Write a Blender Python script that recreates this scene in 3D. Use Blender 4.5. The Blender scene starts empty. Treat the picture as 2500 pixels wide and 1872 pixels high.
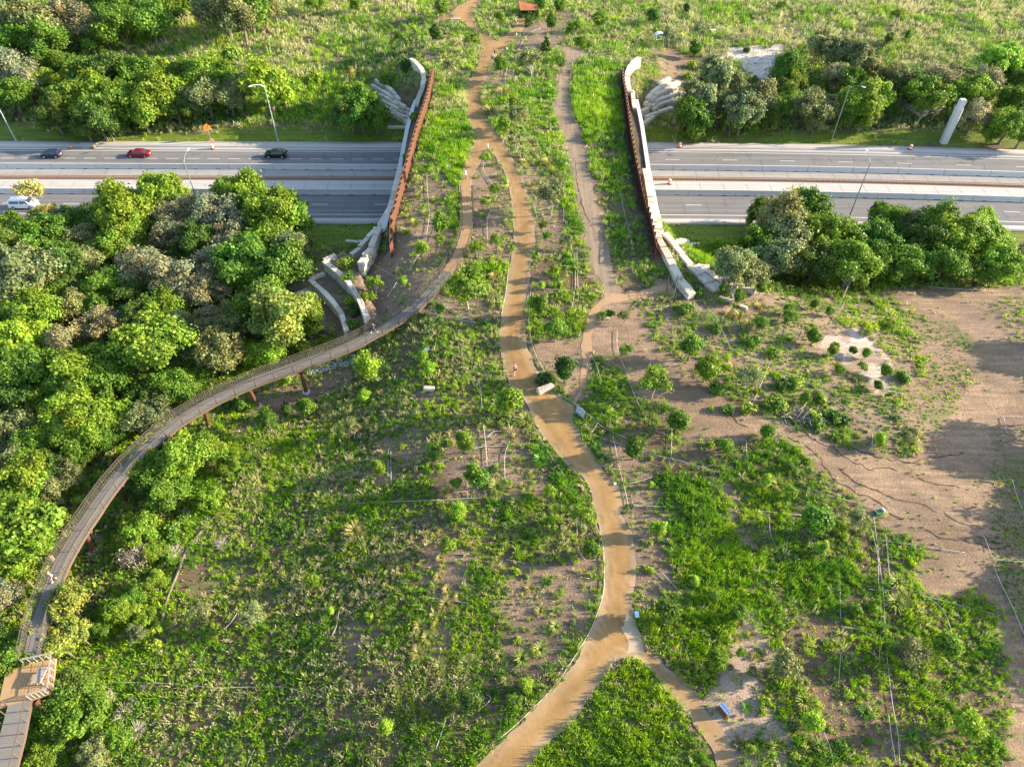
import bpy, bmesh, math, random
import numpy as np
from mathutils import Vector, Matrix
from mathutils.geometry import delaunay_2d_cdt

# ------------------------------------------------------------------ camera, world, sun, exposure
sc = bpy.context.scene
COL = sc.collection
CAM_H = 73.5
PITCH = math.radians(45.8)
FPX = 1732.0            # focal length in pixels of the 2500 px wide photograph
cam_d = bpy.data.cameras.new("camera")
cam = bpy.data.objects.new("camera", cam_d)
COL.objects.link(cam)
cam.location = (0, 0, CAM_H)
cam.rotation_euler = (math.pi/2 - PITCH, 0, 0)
cam_d.sensor_width = 36
cam_d.lens = 36*FPX/2500
cam_d.clip_start = 1
cam_d.clip_end = 3000
sc.camera = cam

SUN_EL, SUN_AZ = math.radians(18.5), math.radians(6)      # azimuth measured from +X towards +Y
world = bpy.data.worlds.new("World")
sc.world = world
world.use_nodes = True
wn = world.node_tree
sky = wn.nodes.new("ShaderNodeTexSky")
sky.sky_type = 'NISHITA'
sky.sun_disc = False
sky.sun_elevation = SUN_EL
sky.sun_rotation = math.pi/2 - SUN_AZ
sky.air_density = 1.0
sky.dust_density = 1.0
bg = wn.nodes["Background"]
wn.links.new(sky.outputs[0], bg.inputs[0])
bg.inputs[1].default_value = 0.14
sun_d = bpy.data.lights.new("sun", 'SUN')
sun = bpy.data.objects.new("sun", sun_d)
COL.objects.link(sun)
sun_d.energy = 5.0
sun_d.angle = math.radians(0.5)
sun_d.color = (1.0, 0.84, 0.62)
sd = Vector((math.cos(SUN_EL)*math.cos(SUN_AZ), math.cos(SUN_EL)*math.sin(SUN_AZ), math.sin(SUN_EL)))
sun.rotation_euler = (-sd).to_track_quat('-Z', 'Y').to_euler()
sc.view_settings.view_transform = 'Standard'
sc.view_settings.look = 'None'
sc.view_settings.gamma = 1
sc.view_settings.use_curve_mapping = False
sc.view_settings.exposure = 1.75
sc.cycles.max_bounces = 6
sc.cycles.diffuse_bounces = 3
sc.cycles.transmission_bounces = 3
sc.cycles.transparent_max_bounces = 6

rng = np.random.default_rng(7)
random.seed(7)

# ------------------------------------------------------------------ photograph <-> place
SP, CP = math.sin(PITCH), math.cos(PITCH)
K = 834/2212.0
def A1(x, y): return (x*K, y*K)
def B1(x, y): return (833+x*K, y*K)
def C1(x, y): return (1666+x*K, y*K)
def A2(x, y): return (x*K, 624+y*K)
def B2(x, y): return (833+x*K, 624+y*K)
def C2(x, y): return (1666+x*K, 624+y*K)
def A3(x, y): return (x*K, 1248+y*K)
def B3(x, y): return (833+x*K, 1248+y*K)
def C3(x, y): return (1666+x*K, 1248+y*K)
def TL(f, *pts): return [f(*p) for p in pts]

def project(x, y, z):
    """world -> photo pixel (numpy)"""
    dz = z - CAM_H
    depth = y*CP - dz*SP
    up = y*SP + dz*CP
    return 1250 + FPX*x/depth, 936 - FPX*up/depth
def ray(u, v):
    a = (u-1250)/FPX; b = (v-936)/FPX
    return a, CP - b*SP, -(SP + b*CP)      # direction with unit depth
def at_z(u, v, z):
    a, dy, dz = ray(u, v)
    t = (z-CAM_H)/dz
    return (a*t, dy*t, z)

def sstep(a, b, x):
    t = np.clip((x-a)/(b-a), 0, 1)
    return t*t*(3-2*t)
def vnoise(x, y, s, seed=0):
    """smooth value noise, about -1..1"""
    x = np.asarray(x, float)/s + seed*17.31; y = np.asarray(y, float)/s - seed*9.17
    xi = np.floor(x); yi = np.floor(y); fx = x-xi; fy = y-yi
    fx = fx*fx*(3-2*fx); fy = fy*fy*(3-2*fy)
    def h(i, j):
        n = np.sin(i*127.1 + j*311.7 + seed*74.7)*43758.5453
        return (n-np.floor(n))*2-1
    return (h(xi, yi)*(1-fx)+h(xi+1, yi)*fx)*(1-fy)+(h(xi, yi+1)*(1-fx)+h(xi+1, yi+1)*fx)*fy
def inpoly(px, py, poly):
    px = np.asarray(px, float); py = np.asarray(py, float)
    r = np.zeros(px.shape, bool)
    n = len(poly)
    for i in range(n):
        x1, y1 = poly[i][0], poly[i][1]; x2, y2 = poly[(i+1) % n][0], poly[(i+1) % n][1]
        if y1 == y2: continue
        c = ((y1 > py) != (y2 > py)) & (px < (x2-x1)*(py-y1)/(y2-y1)+x1)
        r ^= c
    return r
def densify(pts, step):
    out = []
    for i in range(len(pts)-1):
        a = np.array(pts[i], float); b = np.array(pts[i+1], float)
        n = max(1, int(np.linalg.norm(b-a)/step))
        for k in range(n): out.append(a+(b-a)*k/n)
    out.append(np.array(pts[-1], float))
    return out
def smooth_line(pts, step=8, it=2):
    """Catmull-Rom through points"""
    P = [np.array(p, float) for p in pts]
    if len(P) < 3: return densify(pts, step)
    P = [2*P[0]-P[1]] + P + [2*P[-1]-P[-2]]
    out = []
    for i in range(1, len(P)-2):
        n = max(2, int(np.linalg.norm(P[i+1]-P[i])/step))
        for k in range(n):
            t = k/n
            out.append(0.5*((2*P[i]) + (-P[i-1]+P[i+1])*t + (2*P[i-1]-5*P[i]+4*P[i+1]-P[i+2])*t*t + (-P[i-1]+3*P[i]-3*P[i+1]+P[i+2])*t**3))
    out.append(P[-2])
    return out

# ------------------------------------------------------------------ the lie of the land
def rshift(x):      # the highway bends slightly towards the camera on the right
    return -1.6*np.clip((x-12)/62., 0, 3)**2*0.9 + 0.35*np.clip((-x-30)/60., 0, 2)
def base_land(x, y):
    x = np.asarray(x, float); y = np.asarray(y, float)
    ys = y - rshift(x)
    R = np.interp(y, [-30, 20, 50, 75, 92, 110, 128, 146, 165, 185, 215, 300, 500], [3.6, 4.4, 5.5, 7.2, 8.6, 9.3, 9.6, 9.3, 8.6, 7.2, 6, 8, 12])
    Ll = np.interp(ys, [0, 60, 92, 104, 111, 145, 152, 165, 185, 230, 400], [1.0, 2.0, 2.0, .9, .05, .05, .9, 2.5, 4, 7, 14])
    Lr = np.interp(ys, [0, 60, 85, 97, 111, 145, 152, 165, 185, 230, 400], [3.2, 4.0, 3.4, 1.4, .05, .05, .9, 2.5, 4, 6.5, 13])
    xl0 = np.interp(y, [20, 60, 78, 92, 100, 150, 165, 200, 260], [-34, -33, -31, -30, -27, -27, -34, -45, -60])
    xl1 = np.interp(y, [20, 60, 78, 92, 98, 160, 200], [-4, -3, -9, -14, -19, -18, -16])
    xr1 = np.interp(y, [20, 80, 92, 98, 160, 200], [24, 24, 24, 23, 24, 20])
    xr0 = np.interp(y, [20, 80, 90, 98, 150, 165, 200, 260], [75, 66, 48, 31, 30, 40, 50, 70])
    k = np.maximum(1-sstep(101, 108.5, y), sstep(148, 160, y))
    f = np.where(x < 0, sstep(xl0, xl1, x), 1-sstep(xr1, xr0, x))*k
    L = np.where(x < 0, Ll, Lr)
    corridor = sstep(106, 111.5, ys)*(1-sstep(144, 149, ys))
    bump = (vnoise(x, y, 9, 1)*.16+vnoise(x, y, 3.1, 2)*.06)*(1-corridor)
    bump = bump*np.where((np.abs(x) < 24) & (y > 96) & (y < 160), 0.3, 1)
    return L + (R-L)*f + bump
# terraces behind the near-left retaining walls (photo pixels of the wall tops, level)
TW = {
 'A': ([(791,635),(826,663),(849,685),(866,712),(879,731),(896,775)], 6.6),
 'B': ([(756,681),(788,708),(812,734),(835,766),(845,803)], 4.9),
 'C': ([(720,720),(740,743),(761,769),(775,800)], 3.4),
}
WP = {k: [at_z(u, v, z)[:2] for u, v in p] for k, (p, z) in TW.items()}
_e = [at_z(u, v, 8.6)[:2] for u, v in [(905,603),(891,622),(879,645)]]
TERR = [
 (WP['A'] + [at_z(930,790,6.3)[:2], _e[2], at_z(856,619,6.2)[:2], at_z(815,618,6.3)[:2]], 6.15),
 (WP['B'] + WP['A'][::-1], 4.45),
 (WP['C'] + WP['B'][::-1], 3.0),
]
def land(x, y):
    h = base_land(x, y)
    x = np.asarray(x, float); y = np.asarray(y, float)
    m = (x > -40) & (x < -14) & (y > 70) & (y < 100)
    if np.any(m):
        for poly, z in TERR:
            h = np.where(m & inpoly(x, y, poly), z + vnoise(x, y, 2.5, 5)*.06, h)
    return h
# deck of the land bridge: its edge line (photo pixels at deck level) left and right
DECKL = [at_z(u, v, 9.0)[:2] for u, v in [(1030,150),(1036,200),(1016,262),(982,390),(948,490),(905,590)]]
DECKR = [at_z(u, v, 9.0)[:2] for u, v in [(1545,150),(1536,190),(1547,250),(1572,390),(1592,500),(1618,595)]]
DY0, DY1 = 99.0, 160.0
_dl = np.array(sorted(DECKL, key=lambda p: p[1])); _dr = np.array(sorted(DECKR, key=lambda p: p[1]))
def deck_x(y):
    return np.interp(y, _dl[:, 1], _dl[:, 0]), np.interp(y, _dr[:, 1], _dr[:, 0])
def deck_z(x, y):
    R = np.interp(y, [75, 92, 110, 128, 146, 165, 185], [7.2, 8.6, 9.3, 9.6, 9.3, 8.6, 7.2])
    return R + vnoise(x, y, 6, 3)*.08 + vnoise(x, y, 2.6, 4)*.04 - .9*sstep(17.5, 23, np.abs(x-1.5))
def surf(x, y):
    x = np.asarray(x, float); y = np.asarray(y, float)
    h = land(x, y)
    l, r = deck_x(y)
    m = (y > DY0) & (y < DY1) & (x > l) & (x < r)
    return np.where(m, deck_z(x, y), h)
def ground(u, v, off=0.0):
    """photo pixel -> point of the place, `off` metres above the surface"""
    a, dy, dz = ray(u, v)
    t = np.arange(45, 420, 1.0)
    g = CAM_H + dz*t - surf(a*t, dy*t) - off
    i = np.argmax(g < 0)
    if g[i] >= 0: i = len(t)-1
    lo, hi = t[max(i-1, 0)], t[i]
    for _ in range(14):
        m = .5*(lo+hi)
        if CAM_H + dz*m - float(surf(a*m, dy*m)) - off < 0: hi = m
        else: lo = m
    return Vector((a*hi, dy*hi, CAM_H+dz*hi-off)), hi     # the point of the ground below, depth
def G(p, off=0.0): return ground(p[0], p[1], off)[0]

# ------------------------------------------------------------------ materials
def mat(name, base=(.5,.5,.5), rough=.8, metal=0.0, noise=None, bump=None, spec=.3, attr=None, objcol=False, streak=None, island=None):
    """noise = (scale, colour2, contrast) ; bump = (scale, strength)"""
    m = bpy.data.materials.new(name); m.use_nodes = True
    nt = m.node_tree; b = nt.nodes["Principled BSDF"]
    b.inputs["Roughness"].default_value = rough
    b.inputs["Metallic"].default_value = metal
    b.inputs["Specular IOR Level"].default_value = spec
    b.inputs["Base Color"].default_value = (*base, 1)
    global _GEO
    geo = nt.nodes.new("ShaderNodeNewGeometry")
    out = None
    if attr:
        at = nt.nodes.new("ShaderNodeAttribute"); at.attribute_name = attr; out = at.outputs["Color"]
    if objcol:
        oi = nt.nodes.new("ShaderNodeObjectInfo"); out = oi.outputs["Color"]
    if noise:
        for (s, c2, k, det) in noise:
            n = nt.nodes.new("ShaderNodeTexNoise"); n.inputs["Scale"].default_value = s; n.inputs["Detail"].default_value = det
            n.inputs["Roughness"].default_value = .62
            nt.links.new(geo.outputs["Position"], n.inputs["Vector"])
            rmp = nt.nodes.new("ShaderNodeMapRange")
            rmp.inputs["From Min"].default_value = .5-.5/k; rmp.inputs["From Max"].default_value = .5+.5/k
            nt.links.new(n.outputs[0], rmp.inputs["Value"])
            mx = nt.nodes.new("ShaderNodeMix"); mx.data_type = 'RGBA'
            nt.links.new(rmp.outputs[0], mx.inputs[0])
            if out is None: mx.inputs[6].default_value = (*base, 1)
            else: nt.links.new(out, mx.inputs[6])
            if len(c2) == 3: mx.inputs[7].default_value = (*c2, 1)
            else:           # multiply the running colour
                ml = nt.nodes.new("ShaderNodeMix"); ml.data_type = 'RGBA'; ml.blend_type = 'MULTIPLY'; ml.inputs[0].default_value = 1
                if out is None: ml.inputs[6].default_value = (*base, 1)
                else: nt.links.new(out, ml.inputs[6])
                ml.inputs[7].default_value = (*c2[:3], 1)
                nt.links.new(ml.outputs[2], mx.inputs[7])
            out = mx.outputs[2]
    if streak:
        mp = nt.nodes.new("ShaderNodeMapping"); mp.inputs["Rotation"].default_value[2] = streak[0]; mp.inputs["Scale"].default_value = (streak[1], streak[2], 1)
        nt.links.new(geo.outputs["Position"], mp.inputs["Vector"])
        n = nt.nodes.new("ShaderNodeTexNoise"); n.inputs["Scale"].default_value = 1; n.inputs["Detail"].default_value = 4; nt.links.new(mp.outputs[0], n.inputs["Vector"])
        r2 = nt.nodes.new("ShaderNodeMapRange"); r2.inputs["From Min"].default_value = .35; r2.inputs["From Max"].default_value = .65; r2.inputs["To Min"].default_value = streak[3]; r2.inputs["To Max"].default_value = streak[4]
        nt.links.new(n.outputs[0], r2.inputs["Value"])
        vm = nt.nodes.new("ShaderNodeVectorMath"); vm.operation = 'SCALE'; nt.links.new(out, vm.inputs[0]); nt.links.new(r2.outputs[0], vm.inputs["Scale"]); out = vm.outputs[0]
    if island:
        r2 = nt.nodes.new("ShaderNodeMapRange"); r2.inputs["To Min"].default_value = island[0]; r2.inputs["To Max"].default_value = island[1]
        nt.links.new(geo.outputs["Random Per Island"], r2.inputs["Value"])
        vm = nt.nodes.new("ShaderNodeVectorMath"); vm.operation = 'SCALE'; nt.links.new(out, vm.inputs[0]); nt.links.new(r2.outputs[0], vm.inputs["Scale"]); out = vm.outputs[0]
    if out is not None: nt.links.new(out, b.inputs["Base Color"])
    if bump:
        n = nt.nodes.new("ShaderNodeTexNoise"); n.inputs["Scale"].default_value = bump[0]; n.inputs["Detail"].default_value = 4
        nt.links.new(geo.outputs["Position"], n.inputs["Vector"])
        bp = nt.nodes.new("ShaderNodeBump"); bp.inputs["Strength"].default_value = bump[1]; bp.inputs["Distance"].default_value = .1
        nt.links.new(n.outputs[0], bp.inputs["Height"]); nt.links.new(bp.outputs[0], b.inputs["Normal"])
    return m
def leafmat(name, objcol=True, rough=.55, trans=.35):
    m = bpy.data.materials.new(name); m.use_nodes = True
    nt = m.node_tree; b = nt.nodes["Principled BSDF"]; outn = nt.nodes["Material Output"]
    b.inputs["Roughness"].default_value = rough; b.inputs["Specular IOR Level"].default_value = .25
    at = nt.nodes.new("ShaderNodeAttribute"); at.attribute_name = "tint"
    c = at.outputs["Color"]
    if objcol:
        oi = nt.nodes.new("ShaderNodeObjectInfo")
        ml = nt.nodes.new("ShaderNodeMix"); ml.data_type = 'RGBA'; ml.blend_type = 'MULTIPLY'; ml.inputs[0].default_value = 1
        nt.links.new(oi.outputs["Color"], ml.inputs[6]); nt.links.new(c, ml.inputs[7]); c = ml.outputs[2]
    nt.links.new(c, b.inputs["Base Color"])
    tr = nt.nodes.new("ShaderNodeBsdfTranslucent")
    nt.links.new(c, tr.inputs["Color"])
    ms = nt.nodes.new("ShaderNodeMixShader"); ms.inputs[0].default_value = trans
    nt.links.new(b.outputs[0], ms.inputs[1]); nt.links.new(tr.outputs[0], ms.inputs[2]); nt.links.new(ms.outputs[0], outn.inputs[0])
    return m

DK = (.45,.45,.45,0)
M = {}
M['ground'] = mat('soil_and_mulch', attr='gcol', rough=.95, noise=[(3.2, (.62,.60,.60,0), 2.2, 6), (.35, (1.22,1.2,1.16,0), 1.6, 3), (14, (.55,.5,.48,0), 2.6, 3), (9, (1.5,1.45,1.4,0), 3.2, 2)], bump=(5, .6), streak=(-.55, .2, 1.5, .80, 1.16))
M['path'] = mat('decomposed_granite', (.40,.245,.095), .95, attr='gcol', noise=[(.30, (.80,.80,.84,0), 1.9, 4), (2.4, (.78,.76,.74,0), 1.5, 5), (14, (.84,.82,.80,0), 2, 2)], bump=(10, .2))
M['concrete3'] = mat('grey_concrete', (.33,.315,.29), .9, noise=[(.5, (.26,.25,.235), 1.5, 4), (3, (.85,.85,.85,0), 1.6, 4)], streak=(0, .05, 1.6, .85, 1.1))
M['asphalt'] = mat('worn_asphalt', (.19,.185,.18), .9, noise=[(.25, (.15,.147,.147), 1.6, 4), (5, (.85,.85,.85,0), 1.6, 4)], streak=(0, .03, 1.1, .82, 1.12))
M['concrete'] = mat('pale_concrete', (.44,.42,.385), .9, noise=[(.5, (.40,.37,.34), 1.5, 4), (3, (.88,.88,.88,0), 1.5, 4)], streak=(0, .05, 1.6, .88, 1.08))
M['concrete2'] = mat('barrier_concrete', (.56,.55,.53), .85, noise=[(.8, (.46,.46,.45), 1.5, 4), (5, (.9,.9,.9,0), 1.5, 3)])
M['stone'] = mat('limestone_blocks', (.74,.69,.60), .9, noise=[(1.1, (.56,.47,.34), 1.8, 5), (4, (.72,.72,.72,0), 2.2, 5)], bump=(4, .8), island=(.68, 1.12))
M['rust'] = mat('weathering_steel', (.115,.052,.030), .85, noise=[(1.3, (.105,.042,.024), 1.7, 5), (7, (.75,.75,.75,0), 1.5, 3)])
M['paint'] = mat('white_road_paint', (.62,.60,.56), .8, noise=[(4, (.42,.41,.39), 1.6, 4)])
M['darksoil'] = mat('dark_crack', (.07,.05,.035), 1)
M['deckwood'] = mat('weathered_boards', (.21,.19,.165), .85, noise=[(2.2, (.15,.135,.12), 1.6, 4)])
M['tanwood'] = mat('tan_boards', (.40,.25,.12), .85, noise=[(1.8, (.30,.19,.10), 1.6, 4)])
M['palewood'] = mat('pale_boards', (.24,.21,.175), .85, noise=[(3, (.34,.31,.27), 1.6, 4)])
M['bark'] = mat('grey_bark', (.20,.165,.13), .95, noise=[(3, (.11,.09,.07), 1.6, 4)])
M['palebark'] = mat('pale_bark', (.42,.38,.33), .9, noise=[(3, (.28,.25,.22), 1.6, 4)])
M['pipe'] = mat('white_plastic_pipe', (.56,.56,.54), .6, noise=[(1.5, (.36,.34,.30), 1.5, 4)])
M['brownsteel'] = mat('brown_weathered_steel', (.125,.085,.06), .85, noise=[(1.5, (.085,.062,.048), 1.6, 4)])
M['greenmetal'] = mat('green_galvanised_metal', (.16,.24,.22), .45, metal=.3)
M['galv'] = mat('galvanised_metal', (.42,.47,.50), .45, metal=.4)
M['black'] = mat('black_rubber', (.02,.02,.02), .7)
M['glass'] = mat('dark_glass', (.03,.04,.05), .1, spec=.6)
M['white'] = mat('white_paint', (.8,.8,.8), .4)
M['orange'] = mat('orange_plastic', (.85,.17,.03), .5)
M['reflect'] = mat('white_reflective_band', (.8,.78,.76), .4)
M['leaf'] = leafmat('leaves')
M['grass'] = leafmat('grass_blades', objcol=False, rough=.6, trans=.3)

# ------------------------------------------------------------------ mesh building
class MB:
    def __init__(s): s.v = []; s.f = []
    def add(s, vs, fs):
        o = len(s.v); s.v += [tuple(v) for v in vs]; s.f += [tuple(i+o for i in f) for f in fs]
    def box(s, c, size, rz=0, top=1.0, mat=None):
        x, y, z = size[0]/2, size[1]/2, size[2]/2
        vs = []
        for sz in (-1, 1):
            k = top if sz > 0 else 1
            for sx, sy in ((-1,-1),(1,-1),(1,1),(-1,1)): vs.append((sx*x*k, sy*y*k, sz*z))
        ca, sa = math.cos(rz), math.sin(rz)
        vs = [(c[0]+a*ca-b*sa, c[1]+a*sa+b*ca, c[2]+d) for a, b, d in vs]
        if mat is not None: vs = [tuple(mat @ Vector(v)) for v in vs]
        s.add(vs, [(3,2,1,0),(4,5,6,7),(0,1,5,4),(1,2,6,5),(2,3,7,6),(3,0,4,7)])
    def beam(s, p, q, w, h):
        p = Vector(p); q = Vector(q); d = q-p; L = d.length
        if L < 1e-6: return
        d.normalize(); up = Vector((0,0,1))
        if abs(d.z) > .98: up = Vector((0,1,0))
        sx = d.cross(up).normalized(); sz = sx.cross(d).normalized()
        vs = []
        for e in (p, q):
            for a, b in ((-1,-1),(1,-1),(1,1),(-1,1)): vs.append(e+sx*a*w/2+sz*b*h/2)
        s.add(vs, [(0,1,2,3),(7,6,5,4),(0,4,5,1),(1,5,6,2),(2,6,7,3),(3,7,4,0)])
    def tube(s, pts, rad, n=8, cap=True):
        pts = [Vector(p) for p in pts]
        if not hasattr(rad, '__len__'): rad = [rad]*len(pts)
        o = len(s.v); N = len(pts)
        up = Vector((0,0,1))
        for i, p in enumerate(pts):
            d = (pts[min(i+1, N-1)]-pts[max(i-1, 0)]).normalized()
            u = up if abs(d.z) < .95 else Vector((1,0,0))
            a = d.cross(u).normalized(); b = a.cross(d).normalized()
            for k in range(n):
                t = 2*math.pi*k/n
                s.v.append(tuple(p + a*math.cos(t)*rad[i] + b*math.sin(t)*rad[i]))
        for i in range(N-1):
            for k in range(n):
                k2 = (k+1) % n
                s.f.append((o+i*n+k, o+i*n+k2, o+(i+1)*n+k2, o+(i+1)*n+k))
        if cap:
            s.f.append(tuple(o+k for k in range(n))[::-1]); s.f.append(tuple(o+(N-1)*n+k for k in range(n)))
    def loft(s, sections, cap=True):
        """sections: list of equal-length rings"""
        o = len(s.v); n = len(sections[0])
        for r in sections: s.v += [tuple(p) for p in r]
        for i in range(len(sections)-1):
            for k in range(n):
                k2 = (k+1) % n
                s.f.append((o+i*n+k, o+i*n+k2, o+(i+1)*n+k2, o+(i+1)*n+k))
        if cap:
            s.f.append(tuple(o+k for k in range(n))[::-1]); e = o+(len(sections)-1)*n
            s.f.append(tuple(e+k for k in range(n)))
    def sphere(s, c, r, n=10, m=6, sc=(1,1,1)):
        rings = []
        for i in range(1, m):
            t = math.pi*i/m
            rings.append([(c[0]+r*sc[0]*math.sin(t)*math.cos(2*math.pi*k/n), c[1]+r*sc[1]*math.sin(t)*math.sin(2*math.pi*k/n), c[2]-r*sc[2]*math.cos(t)) for k in range(n)])
        s.loft(rings)
    def mesh(s, name, m, smooth=False):
        me = bpy.data.meshes.new(name); me.from_pydata(s.v, [], s.f); me.materials.append(m)
        if smooth: me.polygons.foreach_set('use_smooth', [True]*len(me.polygons))
        me.update()
        return me
def link(name, me, parent=None, loc=None):
    o = bpy.data.objects.new(name, me); COL.objects.link(o)
    if parent is not None: o.parent = parent
    if loc is not None: o.location = loc
    return o
def part(name, mb, m, parent=None, smooth=False, loc=None):
    return link(name, mb.mesh(name, m, smooth) if isinstance(mb, MB) else mb, parent, loc)
def tag(o, label=None, cat=None, group=None, kind=None):
    if label: o['label'] = label
    if cat: o['category'] = cat
    if group: o['group'] = group
    if kind: o['kind'] = kind
    return o
def thing(name, label, cat, loc=(0,0,0), rz=0, group=None):
    o = bpy.data.objects.new(name, None); COL.objects.link(o); o.empty_display_size = .5
    o.location = loc; o.rotation_euler = (0,0,rz)
    return tag(o, label, cat, group)
def np_mesh(name, verts, faces, m, tint=None, attr='tint', k=None, smooth=False):
    """verts (N,3), faces (M,k)"""
    me = bpy.data.meshes.new(name)
    k = faces.shape[1]
    me.vertices.add(len(verts)); me.vertices.foreach_set('co', verts.astype(np.float32).ravel())
    me.loops.add(faces.size); me.loops.foreach_set('vertex_index', faces.astype(np.int32).ravel())
    me.polygons.add(len(faces)); me.polygons.foreach_set('loop_start', np.arange(0, faces.size, k, dtype=np.int32))
    me.polygons.foreach_set('loop_total', np.full(len(faces), k, dtype=np.int32))
    if smooth: me.polygons.foreach_set('use_smooth', np.ones(len(faces), bool))
    me.update(calc_edges=True)
    if tint is not None:
        a = me.attributes.new(attr, 'FLOAT_COLOR', 'POINT')
        c = np.ones((len(verts), 4), np.float32); c[:, :3] = tint
        a.data.foreach_set('color', c.ravel())
    me.materials.append(m)
    return me
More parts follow.
